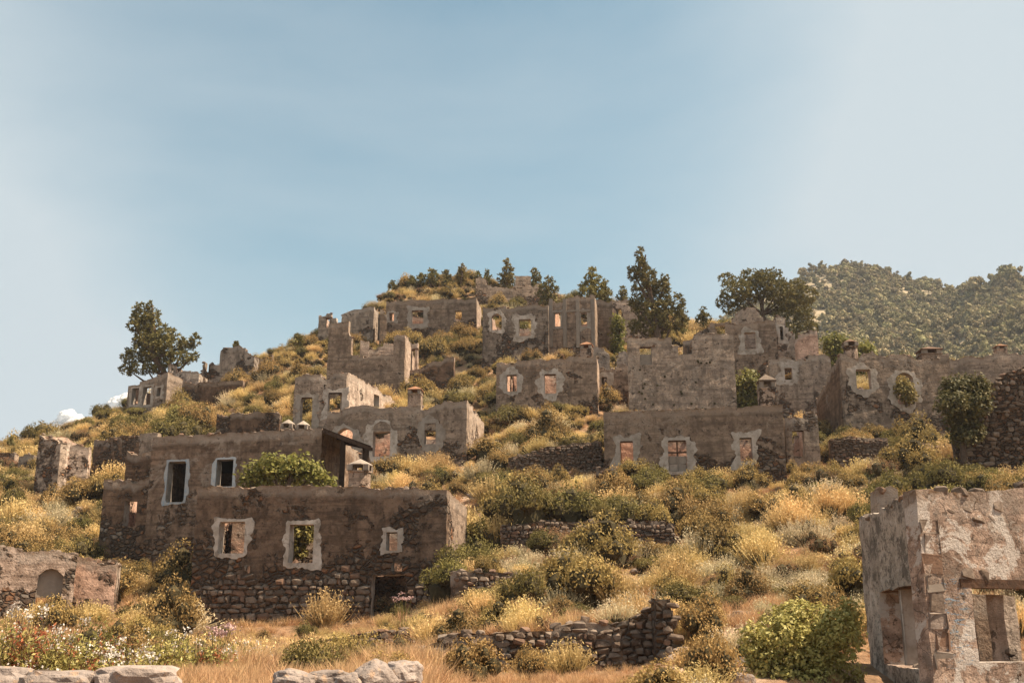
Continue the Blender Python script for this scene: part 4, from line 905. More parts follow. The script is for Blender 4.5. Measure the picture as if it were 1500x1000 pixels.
HERO = [  # px, py(base), width px, kind, mesh, label
 (684, 856, 100, 1, 'big dark green bush against the right end of the long front house'),
 (1045, 782, 92, 0, 'large rounded olive bush below the broad three window house'),
 (1000, 745, 74, 0, 'rounded bush in front of the middle window of the broad three window house'),
 (1122, 770, 86, 0, 'wide olive bush right of the largest rounded bush'),
 (1183, 722, 60, 0, 'olive bush at the right foot of the broad three window house'),
 (955, 822, 58, 0, 'bushy olive shrub at the right end of the middle terrace wall'),
 (832, 762, 72, 0, 'green bush standing on the middle terrace wall'),
 (712, 676, 66, 0, 'rounded green bush right of the arched window house'),
 (768, 656, 60, 0, 'round green bush below the ringed window house'),
 (612, 588, 66, 0, 'rounded green bush behind the arched window house chimney'),
 (548, 480, 36, 1, 'round green bush beside the left shoulder wall'),
 (680, 500, 52, 0, 'olive bush below the wide house under the summit'),
 (636, 530, 62, 0, 'broad olive bush below the wide house under the summit'),
 (525, 452, 44, 1, 'dark bush on the left shoulder skyline'),
 (640, 945, 92, 2, 'large spiky yellow shrub above the lowest terrace wall'),
 (770, 915, 70, 2, 'spiky yellow shrub above the middle of the lowest terrace wall'),
 (835, 990, 96, 2, 'spiky yellow green shrub in front of the lowest terrace wall'),
 (1010, 975, 62, 2, 'dry spiky shrub beside the pale path'),
 (930, 708, 60, 0, 'bush under the left window of the broad three window house'),
 (1190, 880, 88, 3, 'pale sage bush with dark shade left of the foreground house corner'),
 (1060, 850, 70, 3, 'pale sage bush on the right slope'),
 (1395, 690, 96, 2, 'yellow green shrub below the low right wall'),
 (1462, 690, 80, 0, 'rounded yellow olive shrub near the right edge'),
 (225, 910, 80, 2, 'tall spiky shrub in the shade left of the long front house'),
 (270, 905, 52, 0, 'small leafy shrub against the left corner of the long front house'),
 (568, 902, 52, 4, 'reddish dry shrub growing in the broken doorway'),
 (745, 528, 36, 2, 'pale shrub below the dark two window house'),
 (770, 520, 44, 3, 'pale bush in front of the right window of the dark two window house'),
 (575, 700, 66, 0, 'rounded shrub right of the timber porch'),
 (1320, 634, 40, 1, 'dark bush at the foot of the round window house'),
 (950, 860, 44, 3, 'pale flowering bush below the middle terrace wall'),
 (860, 858, 52, 3, 'pale tufted bush on the short terrace wall'),
 (390, 560, 60, 0, 'olive shrub clump on the left skyline shoulder'),
 (1120, 905, 60, 3, 'pale sage bush above the path'),
]
shr = {}
nuse = 0; occ = []
for (px, py, wpx, k, lb) in HERO:
    p = hit(px, py); s = wpx / F * p.y / 1.9 * 1.0
    nm, look, ms, _, _ = KIND[k]; o = obj(nm, random.choice(ms), None, (p.x, p.y, hz(p.x, p.y) - .05), (0, 0, random.uniform(0, 6.28)), (s, s, s * random.uniform(1.0, 1.25)))
    tag(o, lb, 'bush'); occ.append((p.x, p.y, s)); shr.setdefault(id(o.data), o); nuse += 1
seen = {}
taken = set(); 
for i in order:
    if nuse >= 300: break
    k, x, y, z, s, px, py = pts[i]
    if not (0 < px < 1500 and py < 1000) or not visible(x, y, z + s * .8): continue
    if any(math.hypot(x - a, y - b) < (c * .8) for a, b, c in occ): taken.add(i); continue
    nm, look, ms, _, _ = KIND[k]
    o = obj(nm, random.choice(ms), None, (x, y, z - .06), (0, 0, random.uniform(0, 6.28)), (s * random.uniform(.9, 1.15), s * random.uniform(.9, 1.15), s * random.uniform(1.0, 1.55)))
    lx, ly, sh = min(LAND, key=lambda t: math.hypot(t[0] - px, (t[1] - py) * 1.3)); dx, dy = px - lx, py - ly
    rel = ('right of ' if dx > 0 else 'left of ') if abs(dx) > abs(dy) else ('below ' if dy > 0 else 'above ')
    dist = math.hypot(dx, dy); sz = 'small ' if s * F / y < 28 else ('large ' if s * F / y > 48 else '')
    lab = sz + look + (' just ' if dist < 70 else ' on the slope ') + rel + sh
    tag(o, lab, 'bush', look + 's on the slope'); taken.add(i); nuse += 1
protos = {}
for o in COL.objects:
    if o.type == 'MESH' and o.parent is None and o.get('category') == 'bush': protos.setdefault(o.data.name, o)
def scatter(name, protolist, P, rot, scl, which=None):
    """one stuff object per proto: its points carry instances of the proto's mesh"""
    for pi, po in enumerate(protolist):
        sel = np.arange(len(P)) if which is None else np.nonzero(which == pi)[0]
        if not len(sel): continue
        me = bpy.data.meshes.new(name); me.vertices.add(len(sel)); me.vertices.foreach_set('co', P[sel].astype(np.float32).ravel())
        for nm_, arr in (('rot', rot), ('scl', scl)):
            a = me.attributes.new(nm_, 'FLOAT_VECTOR', 'POINT'); a.data.foreach_set('vector', arr[sel].astype(np.float32).ravel())
        o = obj(name, me); o['kind'] = 'stuff'
        ng = bpy.data.node_groups.new(name, 'GeometryNodeTree'); ng.interface.new_socket('Geometry', in_out='INPUT', socket_type='NodeSocketGeometry'); ng.interface.new_socket('Geometry', in_out='OUTPUT', socket_type='NodeSocketGeometry')
        gi = ng.nodes.new('NodeGroupInput'); go = ng.nodes.new('NodeGroupOutput'); ip = ng.nodes.new('GeometryNodeInstanceOnPoints'); oi = ng.nodes.new('GeometryNodeObjectInfo')
        oi.transform_space = 'ORIGINAL'; oi.inputs['Object'].default_value = po; oi.inputs['As Instance'].default_value = True
        ar = ng.nodes.new('GeometryNodeInputNamedAttribute'); ar.data_type = 'FLOAT_VECTOR'; ar.inputs[0].default_value = 'rot'
        asx = ng.nodes.new('GeometryNodeInputNamedAttribute'); asx.data_type = 'FLOAT_VECTOR'; asx.inputs[0].default_value = 'scl'
        L = ng.links.new; L(gi.outputs[0], ip.inputs['Points']); L(oi.outputs['Geometry'], ip.inputs['Instance']); L(ar.outputs[0], ip.inputs['Rotation']); L(asx.outputs[0], ip.inputs['Scale']); L(ip.outputs[0], go.inputs[0])
        md = o.modifiers.new('scatter', 'NODES'); md.node_group = ng
bykind = {}
for i in range(len(pts)):
    if i in taken: continue
    bykind.setdefault(pts[i][0], []).append(pts[i])
for k, lst in bykind.items():
    pr = [protos[m.name] for m in KIND[k][2] if m.name in protos]
    if not pr: continue
    A = np.array([(p[1], p[2], p[3] - .05) for p in lst]); n = len(A); s = np.array([p[4] for p in lst])
    rot = np.zeros((n, 3)); rot[:, 2] = RN.random(n) * 6.28; rot[:, 0] = .1 * RN.normal(size=n)
    scl = np.stack([s * (.9 + .25 * RN.random(n)), s * (.9 + .25 * RN.random(n)), s * (.9 + .6 * RN.random(n))], 1)
    scatter(['olive_scrub', 'dark_scrub', 'yellow_scrub', 'sage_scrub', 'thorn_scrub'][k], pr, A, rot, scl, RN.integers(0, len(pr), n))
# dry grass between the shrubs
gt = []
for s, (px, py, h, lb) in enumerate(((352, 960, .8, 'tall golden dry grass tuft at the bottom left centre'), (430, 965, .7, 'golden dry grass tuft left of the white rocks'), (560, 950, .55, 'dry grass tuft above the white rocks'))):
    p = hit(px, py); o = obj('grass_tuft', tuft('grass_tuft', M['grass'], s + 40, 70, 1., .011 if s else .009, .3), None, p, (0, 0, s), (h, h, h)); tag(o, lb, 'grass'); gt.append(o)
P = []
for _ in range(24000):
    y = 9 + 100 * random.random() ** 1.5; x = random.uniform(-.56, .56) * y
    if y > 30 and random.random() < .45: continue
    if infoot(x, y, .1) or (onpath(x, y) and random.random() < .6): continue
    if mn.noise(Vector((x * .3, y * .3, 2))) < -.25: continue
    px, py = proj(x, y, hz(x, y)); s = random.uniform(.22, .5)
    if y < 24: s = random.uniform(.22, .4) if px < 640 else random.uniform(.1, .24)
    if y < 24 and px > 640 and random.random() < .5: continue
    if y < 15 and px < 250: s *= .5
    P.append((x, y, hz(x, y) - .02, s))
for _ in range(700):
    y = random.uniform(15, 21); px = random.choice((random.gauss(345, 50), random.gauss(560, 45))); x = (px - 750) / F * y; P.append((x, y, hz(x, y) - .02, random.uniform(.35, .62)))
P = np.array(P); n = len(P); rot = np.zeros((n, 3)); rot[:, 2] = RN.random(n) * 6.28; rot[:, :2] = .12 * RN.normal(size=(n, 2)); sc = np.repeat(P[:, 3:4], 3, 1); sc[:, :2] *= 1.2
scatter('dry_grass', gt, P[:, :3], rot, sc, RN.integers(0, 3, n))
# ------------------------------------------------------------ trees
def tree(name, label, blobs, Y, trunk, leaf='lf_pine', dens=1., csz=.22, group=None, cat='tree', depthf=.85, lean=None, nneed=11, sprays=True, seed=None, hang=False):
    """blobs: (px, py, rx, ry) lobes of the crown; trunk: (px, py) foot"""
    r = np.random.default_rng(seed if seed is not None else int(blobs[0][0])); foot = W(trunk[0], trunk[1], Y); g = hz(foot.x, foot.y)
    foot.z = min(foot.z, g) if abs(foot.z - g) > .5 and foot.z > g else g - .1
    if hang: foot = W(trunk[0], trunk[1], Y)
    root = empty(name, foot); tag(root, label, cat, group); crown, tr = Veg(), Veg()
    if cat == 'bush' and not hang:
        low = max(b[1] + b[3] * .3 for b in blobs); w_ = max(b[0] + b[2] for b in blobs) - min(b[0] - b[2] for b in blobs); fp = proj(*foot)[1]; mx_ = sum(b[0] for b in blobs) / len(blobs)
        q_ = low
        blobs = list(blobs)
        while q_ < fp: blobs += [(mx_ - w_ * .22, q_, w_ * .25, w_ * .2), (mx_ + w_ * .2, q_ + 2, w_ * .25, w_ * .2)]; q_ += w_ * .28
    cs = []
    for (px, py, rx, ry) in blobs:
        yy = Y + r.normal() * rx / F * Y * .35; c = W(px, py, yy) - foot; cs.append((c, rx / F * Y, ry / F * Y))
    zmin = min(c.z for c, a, b in cs); topc = max(cs, key=lambda t: t[0].z)[0]
    k = 6; mids = [Vector((topc.x * (i / k) ** 1.4, topc.y * (i / k), topc.z * i / k)) + Vector((r.normal(), r.normal(), 0)) * .02 * topc.z for i in range(k + 1)]; mids[0] = Vector((0, 0, -.3))
    rb = .035 * topc.z + .04; tr.tube(mids, [rb * (1 - .85 * i / k) for i in range(k + 1)])
    for c, a, b in cs:
        j = int(min(k - 1, max(1, k * (c.z * .75) / topc.z))); s0 = mids[j]; m_ = (s0 + c) / 2 + Vector((0, 0, -.1 * a)); tr.tube([s0, m_, c], [rb * .45, rb * .28, rb * .1], k=5)
        nc = max(6, int(dens * (17 if sprays else 16) * (a * b) / (csz * csz * 4.2)))
        d = rv(nc, r); rad = (.30 + .75 * r.random((nc, 1)) ** .55); ctr = np.array(c) + d * rad * np.array([a, a * depthf, b])
        if sprays:
            nb = nneed; idx = np.repeat(np.arange(nc), nb); dd = rv(nc * nb, r) + .35 * d[idx] + np.array([0, 0, .35]); dd /= np.linalg.norm(dd, axis=1, keepdims=True)
            base = ctr[idx]; shn = np.clip(np.repeat(r.random(nc), nb) * .7 + .3 * r.random(nc * nb), 0, 1)
            L_ = csz * 1.25 * (.6 + .8 * r.random((nc * nb, 1))); nn = np.cross(dd, rv(nc * nb, r)); nn /= np.linalg.norm(nn, axis=1, keepdims=True); t = dd; bb = np.cross(nn, t); Pm = base + dd * L_ * .5
            q = np.stack([Pm - t * L_ * .5, Pm + bb * L_ * .2, Pm + t * L_ * .5, Pm - bb * L_ * .2], 1).reshape(-1, 3); m4 = nc * nb
            crown.V.append(q); crown.F += (np.arange(m4)[:, None] * 4 + np.arange(4) + crown.n).tolist(); crown.mi += [0] * m4; crown.sh.append(np.repeat(shn, 4)); crown.tp.append(np.zeros(4 * m4)); crown.n += 4 * m4
        else:
            m4 = nc * nneed; idx = np.repeat(np.arange(nc), nneed); P_ = ctr[idx] + csz * .7 * r.normal(size=(m4, 3)); nn = rv(m4, r) + d[idx] + np.array([0, 0, .6]); nn /= np.linalg.norm(nn, axis=1, keepdims=True); crown.leaves(P_, nn, csz * .55, r, 0, .6)
    obj('crown', crown.build('crown', [M[leaf]]), root); obj('trunk', tr.build('trunk', [M['bark']]), root); return root
tree('pine_tree', 'leaning open pine at the far left beside the ridge house', [(206, 458, 12, 18), (222, 468, 14, 18), (217, 448, 6, 8), (196, 475, 10, 12), (236, 490, 22, 18), (212, 496, 14, 16), (252, 505, 22, 16), (228, 522, 26, 14), (196, 522, 18, 16), (188, 542, 14, 8), (272, 506, 12, 10), (285, 500, 8, 12), (262, 526, 24, 12), (214, 540, 20, 8), (284, 522, 8, 8), (236, 540, 16, 8), (225, 505, 30, 22), (210, 472, 16, 16)], 93, (250, 566), dens=1.0, csz=.19, seed=1)
tree('pine_tree', 'tallest dark pine standing right of the pilaster house', [(938, 375, 8, 12), (940, 395, 13, 16), (928, 400, 8, 12), (950, 405, 13, 14), (944, 425, 20, 18), (968, 430, 14, 20), (975, 412, 6, 14), (988, 445, 16, 16), (955, 455, 28, 18), (985, 470, 22, 16), (955, 480, 26, 14), (1000, 465, 10, 12), (930, 445, 10, 12), (930, 478, 10, 10)], 84, (968, 512), dens=1.15, csz=.19, seed=2)
tree('pine_tree', 'broad rounded umbrella pine behind the gabled grey house', [(1065, 410, 14, 10), (1080, 425, 22, 18), (1100, 406, 24, 10), (1127, 405, 20, 11), (1060, 440, 12, 14), (1110, 425, 24, 14), (1140, 425, 24, 14), (1165, 420, 18, 10), (1180, 432, 18, 14), (1168, 448, 24, 12), (1150, 462, 20, 14), (1072, 452, 12, 10), (1178, 468, 16, 16), (1160, 482, 18, 10), (1190, 480, 8, 10), (1150, 440, 30, 16), (1090, 440, 20, 12), (1120, 412, 34, 12)], 98, (1128, 480), dens=.95, csz=.19, seed=3)
SMALLT = [
 (742, 378, 432, 14, 'narrow pine poking up behind the topmost ruin'), (783, 392, 430, 12, 'dark pine right behind the topmost ruin'), (803, 405, 438, 16, 'round dark pine right of the topmost ruin'),
 (868, 392, 442, 22, 'dark pine on the skyline above the plain grey block'), (887, 408, 444, 12, 'smaller pine leaning right of the skyline pine'), (912, 420, 446, 9, 'slim young pine left of the tallest dark pine'),
 (676, 387, 412, 8, 'small pointed conifer on the summit crest'), (654, 396, 410, 9, 'thin ragged conifer on the summit crest'), (632, 392, 412, 11, 'small dense conifer on the summit crest'),
 (617, 401, 414, 10, 'dwarf conifer on the left of the summit crest'), (603, 404, 418, 8, 'dark dwarf conifer among crest bushes'), (575, 412, 428, 9, 'stunted tree on the left crest'), (700, 398, 415, 5, 'tiny conifer left of the topmost ruin'), (714, 396, 416, 6, 'tiny pointed conifer behind the topmost ruin'),
 (438, 490, 508, 8, 'small bare topped tree on the left skyline'), (128, 612, 630, 8, 'small thin tree on the far left ridge'), (16, 640, 664, 7, 'tiny tree at the far left skyline'), (40, 654, 668, 6, 'small dark bush tree at the far left skyline'), (1030, 450, 478, 12, 'small tree between the tallest pine and the umbrella pine'), (345, 502, 512, 4, 'tiny plant growing on top of the jagged skyline ruin')]
for q, (px, top, bs, w, lb) in enumerate(SMALLT):
    h = bs - top; Y = 96 if px < 460 else (113 if px < 700 else (112 if px < 800 else 100)); Y = {128: 90, 16: 84, 40: 84, 345: 95.5}.get(px, Y)
    rr = random.Random(q); B = [(px + rr.uniform(-1, 1), top + h * .13, w * .35, h * .14), (px + rr.uniform(-.2, .2) * w, top + h * .34, w * .62, h * .17), (px - w * .35, top + h * .55, w * .6, h * .17), (px + w * .4, top + h * .55, w * .6, h * .16), (px + rr.uniform(-.3, .3) * w, top + h * .74, w * .95, h * .17), (px, top + h * .95, w * .9, h * .2), (px, top + h * 1.15, w * .8, h * .2)]
    tree('conifer', lb, B, Y, (px, bs + 4), dens=1.1, csz=.2, seed=50 + q, group=None, leaf='lf_pine' if q % 3 else 'lf_green')
# fig tree inside the front house, ivy on the right, bush on the round window
tree('fig_tree', 'bright leafy fig tree growing inside the long front house', [(375, 695, 22, 18), (400, 682, 24, 16), (430, 682, 26, 18), (455, 692, 22, 16), (415, 700, 40, 14), (475, 705, 16, 10), (365, 706, 12, 8)], 43.2, (415, 790), 'lf_fig', dens=1.5, csz=.16, sprays=False, seed=5, nneed=8)
tree('leafy_bush', 'tall glossy dark bush climbing the left end of the sloping rubble wall', [(1400, 568, 22, 18), (1425, 565, 22, 16), (1395, 592, 22, 18), (1428, 592, 22, 20), (1408, 615, 24, 18), (1425, 632, 16, 16), (1440, 575, 10, 14), (1385, 580, 10, 12), (1412, 638, 20, 14)], 47.2, (1412, 668), 'lf_ivy', dens=2.2, csz=.15, sprays=False, seed=6, nneed=9, cat='bush', hang=True)
tree('window_bush', 'dark bush sprouting from the arched window of the round window house', [(1326, 572, 13, 13), (1330, 582, 12, 9), (1320, 566, 8, 8)], 61.8, (1327, 588), 'lf_green', dens=2., csz=.15, sprays=False, seed=7, nneed=9, cat='bush', hang=True)
tree('inner_tree', 'dark tree seen through the second tall window of the long front house', [(442, 785, 16, 18), (436, 805, 14, 14), (450, 768, 12, 12)], 42.3, (440, 850), 'lf_green', dens=2., csz=.16, sprays=False, seed=8, nneed=9, hang=True)
tree('leafy_bush', 'large fresh green bush beside the foreground house corner', [(1140, 930, 40, 28), (1185, 915, 46, 30), (1228, 930, 34, 38), (1165, 962, 62, 34), (1210, 980, 54, 34), (1118, 965, 30, 30), (1246, 900, 18, 24), (1190, 945, 40, 30), (1120, 990, 40, 26), (1180, 1000, 50, 26), (1100, 940, 18, 26), (1160, 895, 26, 18)], 18.5, (1190, 1030), 'lf_shrubgrn', dens=1.15, csz=.06, sprays=False, seed=9, nneed=9, cat='bush')
for q, (px, py, w, lb) in enumerate(((1265, 515, 22, 'yellow green tree right of the small reddish ruin'), (1222, 500, 16, 'yellowish tree behind the low one window house'), (1240, 505, 16, 'low yellowish tree left of the round house chimney'), (905, 470, 10, 'yellow shrub left of the tall blank house'), (1095, 560, 24, 'yellow bush filling the gap right of the tall blank house'), (1090, 580, 16, 'low yellow bush right of the tall blank house'))):
    tree('yellow_tree', lb, [(px - w * .5, py, w * .6, w * .45), (px + w * .4, py + 2, w * .6, w * .45), (px, py - w * .35, w * .55, w * .4)], 82 if px > 1200 else (90 if px < 1000 else 71), (px, py + w * .8), 'lf_fig', dens=1.4, csz=.22, sprays=False, seed=30 + q, nneed=9, cat='bush')
# far forest
fo = []
def farpine(seed):
    r = np.random.default_rng(seed); v = Veg(); v.tube([(0, 0, -.5), (0, 0, 1)], [.06, .03])
    for k in range(9):
        c = np.array([r.normal() * .22, r.normal() * .22, .35 + .6 * r.random()]); q = .28 * (1.25 - c[2] * .6); v.blob(c, (q * .8, q * .8, q * .7), r, 0); m = 26; d = rv(m, r); d[:, 2] = np.abs(d[:, 2]) - .2; nn = d + .8 * rv(m, r); nn /= np.linalg.norm(nn, axis=1, keepdims=True); v.leaves(c + d * q * 1.05, nn, .1, r, 0); 
    return v.build('forest_tree', [M['lf_far']])
fm = [farpine(s) for s in (70, 71, 72)]
for q, (px, h) in enumerate(((1418, 7), (1432, 8), (1445, 6), (1462, 7), (1478, 9), (1492, 7), (1330, 5), (1175, 5), (1190, 5), (1303, 5), (1375, 5))):
    Y = float(np.interp(px, [a for a, b in FY], [b for a, b in FY])) - 3; x, y, z = fh(px, Y); o = obj('forest_tree', fm[q % 3], None, (x, y, z - .3), (0, 0, q), (h * .8, h * .8, h))
    tag(o, 'small tree standing out on the far hill ' + ('right crest' if px > 1400 else 'left crest against the sky'), 'tree', 'trees on the far hill crest'); fo.append(o)
P = []
rr = random.Random(9)
for _ in range(11500):
    px = rr.uniform(1040, 1650); Y = 235 + 225 * rr.random() ** .8; yr = float(np.interp(px, [a for a, b in FY], [b for a, b in FY]))
    if Y > yr + 6: continue
    x, y, z = fh(px, Y)
    bare = mn.noise(Vector((x * .03, y * .03, 11))) > .02 and px < 1420 and Y > 300
    if mn.noise(Vector((x * .05, y * .05, 21))) > .28 and rr.random() < .7: continue
    if bare and rr.random() < .7: continue
    P.append((x, y, z - .4, rr.choice((1, 1, 1.35)) * rr.uniform(1.5, 3.7) * (1 if px > 1330 or Y < 400 else .72)))
P = np.array(P); n = len(P); rot = np.zeros((n, 3)); rot[:, 2] = RN.random(n) * 6.28; sc = np.stack([P[:, 3] * .95, P[:, 3] * .95, P[:, 3] * (.8 + .5 * RN.random(n))], 1)
scatter('far_forest', fo[:3], P[:, :3], rot, sc, RN.integers(0, 3, n))
# ------------------------------------------------------------ foreground flowering shrubs, rocks
def flowering(px, py, wpx, hpx, Y, label, seed, red=.3, fl=.5):
    red *= .6
    r = np.random.default_rng(seed); foot = W(px, py, Y); foot.z = min(foot.z, hz(foot.x, foot.y)); g = foot.z
    root = empty('flowering_shrub', foot); tag(root, label, 'flowering shrub'); sx = wpx / F * Y / 2; H = min(max(.3, W(px, py - hpx, Y).z - g), hpx / F * Y * 1.35)
    st, lf, rd, fw_ = Veg(), Veg(), Veg(), Veg(); n = int(60 * sx / .35)
    for k in range(n):
        b = np.array([r.normal() * sx * .3, r.normal() * sx * .3, 0]); t = np.array([b[0] * 1.2 + r.normal() * sx * .4, b[1] * 1.2 + r.normal() * sx * .4, H * (.55 + .45 * r.random())]); m = (b + t) / 2 + r.normal(size=3) * .03
        st.tube([b, m, t], [.004, .003, .002], k=4)
        q = 46; tt = .1 + .75 * r.random((q, 1)); P_ = b + (t - b) * tt + .035 * r.normal(size=(q, 3)); nn = rv(q, r) + [0, 0, .5]; nn /= np.linalg.norm(nn, axis=1, keepdims=True)
        (rd if r.random() < red else lf).leaves(P_, nn, .027, r, 0, .38)
        if r.random() < fl * .45:
            q = 14; P_ = t + .03 * r.normal(size=(q, 3)); nn = rv(q, r) + [0, 0, .4]; nn /= np.linalg.norm(nn, axis=1, keepdims=True); fw_.leaves(P_, nn, .013, r, 0, .8)
    obj('stems', st.build('stems', [M['bark']]), root); obj('foliage', lf.build('foliage', [M['lf_shrubgrn']]), root)
    if rd.n: obj('red_foliage', rd.build('red_foliage', [M['lf_red']]), root)
    if fw_.n: obj('flowers', fw_.build('flowers', [M['petal']]), root)['kind'] = 'stuff'
FL = [(15, 990, 130, 105, 11.5, 'tallest white flowering shrub with red leaves at the left edge', .45, .5), (80, 985, 110, 74, 12, 'white flowering shrub in front of the arched doorway', .25, .6), (130, 985, 90, 62, 12.5, 'reddish leaved shrub below the orange plastered wall', .6, .4), (180, 985, 100, 55, 11, 'low shrub full of white flowers behind the bottom left wall', .15, .9),
      (232, 980, 80, 60, 13, 'dark leaved white flowering shrub left of the dry grass', .1, .6), (305, 965, 70, 50, 15, 'white flowering shrub in front of the long front house left corner', .2, .6), (360, 950, 60, 40, 17, 'leafy flowering shrub below the cobbled base of the long front house', .1, .7), (45, 990, 120, 55, 10, 'low reddish shrub along the bottom left wall', .6, .4), (410, 960, 70, 34, 17, 'green leafy plant behind the tall dry grass', .02, .15), (480, 965, 80, 34, 18, 'green leafy plant at the foot of the low earthy bank', .02, .2)]
for q, (px, py, w, h, Y, lb, red, fl) in enumerate(FL): flowering(px, py, w, h, Y, lb, 90 + q, red, fl)
def mauve(px, py, Y, lb, seed):
    r = np.random.default_rng(seed); f = W(px, py, Y); f.z = hz(f.x, f.y); H = max(.4, W(px, py - 62, Y).z - f.z); root = empty('mauve_flower', f); tag(root, lb, 'wildflower'); a, b = Veg(), Veg()
    for k in range(9):
        t = np.array([r.normal() * .12, r.normal() * .12, H * (.8 + .2 * r.random())]); a.tube([(t[0] * .3, t[1] * .3, 0), t * .6, t], [.006, .005, .004], k=4); q = 30; P_ = t + np.array([.05, .05, .02]) * r.normal(size=(q, 3)); nn = rv(q, r) + [0, 0, 1]; nn /= np.linalg.norm(nn, axis=1, keepdims=True); b.leaves(P_, nn, .018, r, 0, .8)
    obj('stems', a.build('stems', [M['lf_shrubgrn']]), root); obj('flowers', b.build('flowers', [M['mauve']]), root)['kind'] = 'stuff'
mauve(315, 975, 16, 'mauve flower heads in front of the long front house', 3); mauve(590, 930, 30, 'mauve flower heads beside the broken doorway', 4)
def rock(px, py, wpx, hpx, Y, lb, seed, grp=None):
    if Y > 20: hpx *= .75; wpx *= .8; py += 6
    import bmesh
    r = np.random.default_rng(seed); bm = bmesh.new(); bmesh.ops.create_icosphere(bm, subdivisions=4, radius=1); V = []
    for v in bm.verts:
        p = v.co; p2 = Vector([math.copysign(abs(c) ** .75, c) for c in p]); k = 1 + .30 * mn.noise(p * 1.3 + Vector((seed, 0, 0))) + .13 * mn.noise(p * 3.1 + Vector((seed, 0, 0))) + .06 * abs(mn.noise(p * 8 + Vector((0, seed, 0)))); V.append(tuple(p2 * k))
    Fc = [[x.index for x in f.verts] for f in bm.faces]; bm.free(); c = W(px, py, Y); sx, sz = wpx / F * Y / 2, hpx / F * Y / 2
    o = obj('rock', mesh('rock', V, Fc, [M['rock' if Y < 20 else 'rock_dull']], smooth=False), None, (c.x, c.y, c.z - sz if Y < 20 else hz(c.x, c.y) + sz * .3), (r.normal() * .1, r.normal() * .15, r.random() * .6), (sx, sx * .8, sz * 1.4)); tag(o, lb, 'rock', grp); return o
for q, a in enumerate(((430, 986, 60, 22, 9, 'pale rock left of the largest white rock pair'), (478, 984, 60, 20, 9.2, 'flat topped pale rock at the bottom centre left'), (545, 978, 60, 32, 9, 'largest jagged white rock at the bottom'), (592, 974, 50, 28, 9.3, 'white boulder right of the largest jagged rock'), (508, 992, 40, 20, 8.6, 'small pale stone between the bottom rocks'), (240, 908, 50, 22, 26, 'flat dark boulder left of the long front house'), (128, 676, 34, 26, 57, 'dark boulder on the upper left slope'), (168, 672, 30, 34, 56, 'pale upright boulder on the upper left slope'), (90, 758, 14, 34, 48, 'small upright boulder on the left slope'))): rock(*a, q + 1)
# rubble of the bottom left wall: a course of real boulders
def fwstones():
    global random
    u = .0; L = fw.L; k = 0
    while u < L - .1:
        w = random.uniform(.22, .5); z = fw.tf(u + w / 2); obj('stone', ROCKM[k % 9], fw.wall, (u + w / 2, random.uniform(.05, .2), z - .02), (random.uniform(-.1, .1), 0, random.uniform(-.2, .2)), (w * 1.12, .42, random.uniform(.12, .2))); u += w * .95; k += 1
fwstones()
rr = random.Random(4)
for q in range(70):   # fallen stones along the paths and below the walls
    if q < 44:
        poly = PATHS[0] if q < 30 else PATHS[1]; i = rr.randrange(len(poly) - 1); t = rr.random(); x = poly[i][0] * (1 - t) + poly[i + 1][0] * t + rr.uniform(-.7, .7); y = poly[i][1] * (1 - t) + poly[i + 1][1] * t + rr.uniform(-.7, .7)
        lb = ('fallen pale stone on the rough path ' + ('near the bottom edge' if y < 19 else 'beside the large fresh green bush' if y < 25 else 'at its upper end')) if q < 30 else 'fallen pale stone on the bare patch right of the long front house'
    else:
        h = hit(rr.uniform(60, 1240), rr.uniform(640, 900)); x, y = h.x, h.y; lx, ly, sh = min(LAND, key=lambda t: math.hypot(t[0] - proj(x, y, hz(x, y))[0], t[1] - proj(x, y, hz(x, y))[1])); lb = 'loose pale stone lying among the shrubs near ' + sh
        if infoot(x, y): continue
    s = rr.uniform(.18, .5); o = obj('fallen_stone', ROCKM[q % 9], None, (x, y, hz(x, y) + s * .1), (rr.uniform(-.3, .3), rr.uniform(-.3, .3), rr.uniform(0, 6)), (s, s * rr.uniform(.6, 1), s * rr.uniform(.35, .6))); tag(o, lb, 'stone', 'fallen stones')
def wallfoot():
    it = []; q = random.Random(8)
    for (A, d, n, L, D) in FOOT:
        if A.y < 20: continue
        for _ in range(int(L * 3.2)):
            u = q.uniform(-.4, L + .4); v = -abs(q.gauss(0, .7)) - .1; x = A.x + d.x * u + n.x * v; y = A.y + d.y * u + n.y * v; s_ = q.uniform(.12, .42)
            it.append((x, y, hz(x, y) + .03, s_, s_ * q.uniform(.6, 1), s_ * q.uniform(.4, .7), q.uniform(0, 6)))
    joined_stones('fallen_rubble', it, [M['stone_l'], M['rock_dull'], M['stone_d'], M['stone_r'], M['rock_dull']], None)
wallfoot()
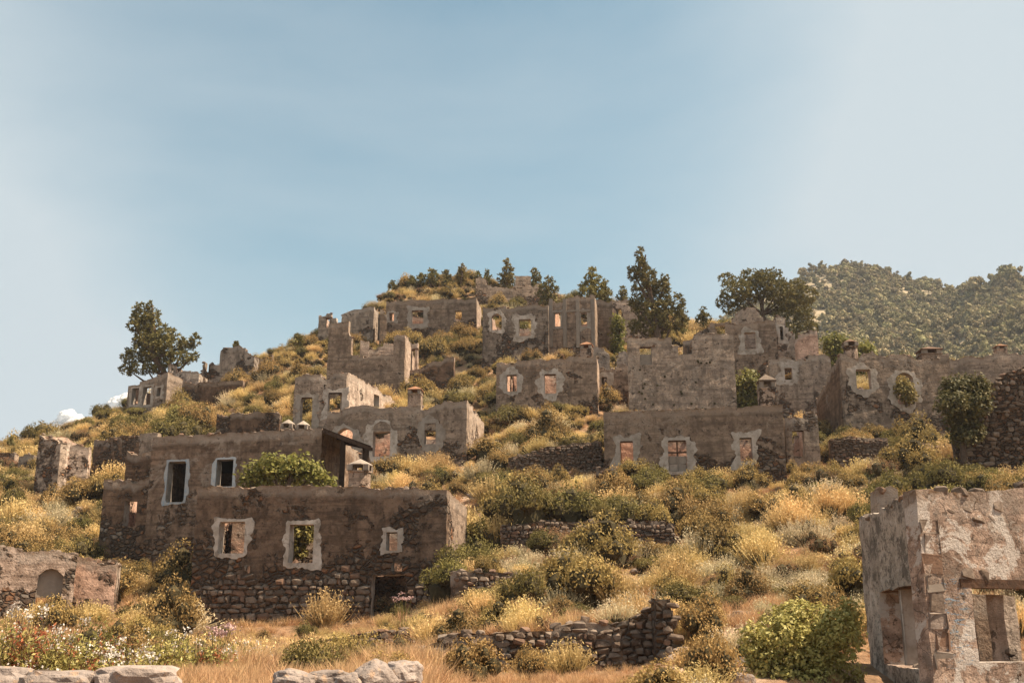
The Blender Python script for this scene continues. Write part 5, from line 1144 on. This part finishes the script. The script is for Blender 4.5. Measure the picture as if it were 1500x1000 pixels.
# ------------------------------------------------------------ cumulus cloud low at the left, outside the haze
def cloud():
    m, nt, b, out = newmat('cloud_white'); b.inputs['Base Color'].default_value = (.85, .85, .86, 1); b.inputs['Roughness'].default_value = 1
    tr = N(nt, 'ShaderNodeBsdfTranslucent'); tr.inputs[0].default_value = (.85, .85, .86, 1); ms = N(nt, 'ShaderNodeMixShader'); ms.inputs[0].default_value = .5
    nt.links.new(b.outputs[0], ms.inputs[1]); nt.links.new(tr.outputs[0], ms.inputs[2]); nt.links.new(ms.outputs[0], out.inputs[0])
    import bmesh
    for lb, L in (('small white cumulus cloud low on the left skyline', [(98, 614, 14), (110, 624, 16), (86, 628, 14), (74, 640, 16), (124, 636, 14), (100, 640, 22), (60, 650, 14)]), ('white cumulus puff behind the far left ridge house', [(170, 594, 13), (184, 588, 12), (158, 606, 14), (195, 600, 14), (178, 610, 18)])):
        V, Fc, n = [], [], 0
        for px, py, rp in L:
            c = W(px, py, 2600); R_ = rp / F * 2600; bm = bmesh.new(); bmesh.ops.create_icosphere(bm, subdivisions=5, radius=1)
            for v in bm.verts:
                p = v.co; k = 1 + .28 * mn.noise(p * 2 + c * .01) + .16 * mn.noise(p * 5 + c * .02) + .09 * mn.noise(p * 11) + .05 * mn.noise(p * 22); V.append(tuple(c + p * k * R_))
            Fc += [[x.index + n for x in f.verts] for f in bm.faces]; n += len(bm.verts); bm.free()
        o = obj('cloud', mesh('cloud', V, Fc, [m], smooth=True)); tag(o, lb, 'cloud')
cloud()
# ------------------------------------------------------------ haze
def haze():
    V = [(x, y, z) for z in (-6, 175) for x, y in ((-1700, -1700), (1700, -1700), (1700, 1700), (-1700, 1700))]
    m = bpy.data.materials.new('haze_air'); m.use_nodes = True; nt = m.node_tree; nt.nodes.clear(); out = N(nt, 'ShaderNodeOutputMaterial'); pv = N(nt, 'ShaderNodeVolumePrincipled')
    pv.inputs['Color'].default_value = (.86, .92, 1, 1); pv.inputs['Density'].default_value = .0002; pv.inputs['Anisotropy'].default_value = .2; nt.links.new(pv.outputs[0], out.inputs['Volume'])
    o = obj('haze', mesh('haze', V, [(3, 2, 1, 0), (4, 5, 6, 7), (0, 1, 5, 4), (1, 2, 6, 5), (2, 3, 7, 6), (3, 0, 4, 7)], [m])); o['kind'] = 'stuff'
haze()

# ------------------------------------------------------------ tell look-alikes apart by their order in the view
def distinct():
    d = {}
    for o in COL.objects:
        if o.parent is None and o.get('label') and o.get('category'): d.setdefault(o['label'], []).append(o)
    NW = ['first', 'second', 'third', 'fourth', 'fifth', 'sixth', 'seventh', 'eighth', 'ninth', 'tenth', 'eleventh', 'twelfth', 'thirteenth', 'fourteenth', 'fifteenth', 'sixteenth']
    for lb, L in d.items():
        if len(L) < 2 or len(L) > 16: continue
        L.sort(key=lambda o: proj(*o.location)[0])
        for i, o in enumerate(L):
            w = ('leftmost' if i == 0 else 'rightmost' if i == len(L) - 1 else NW[i] + ' from left:')
            o['label'] = w + ' ' + lb
distinct()
for o in COL.objects:
    if o.get('label') and len(o['label'].split()) > 16: o['label'] = ' '.join([w for w in o['label'].split() if w not in ('spiky', 'low', 'the', 'one')][:16])
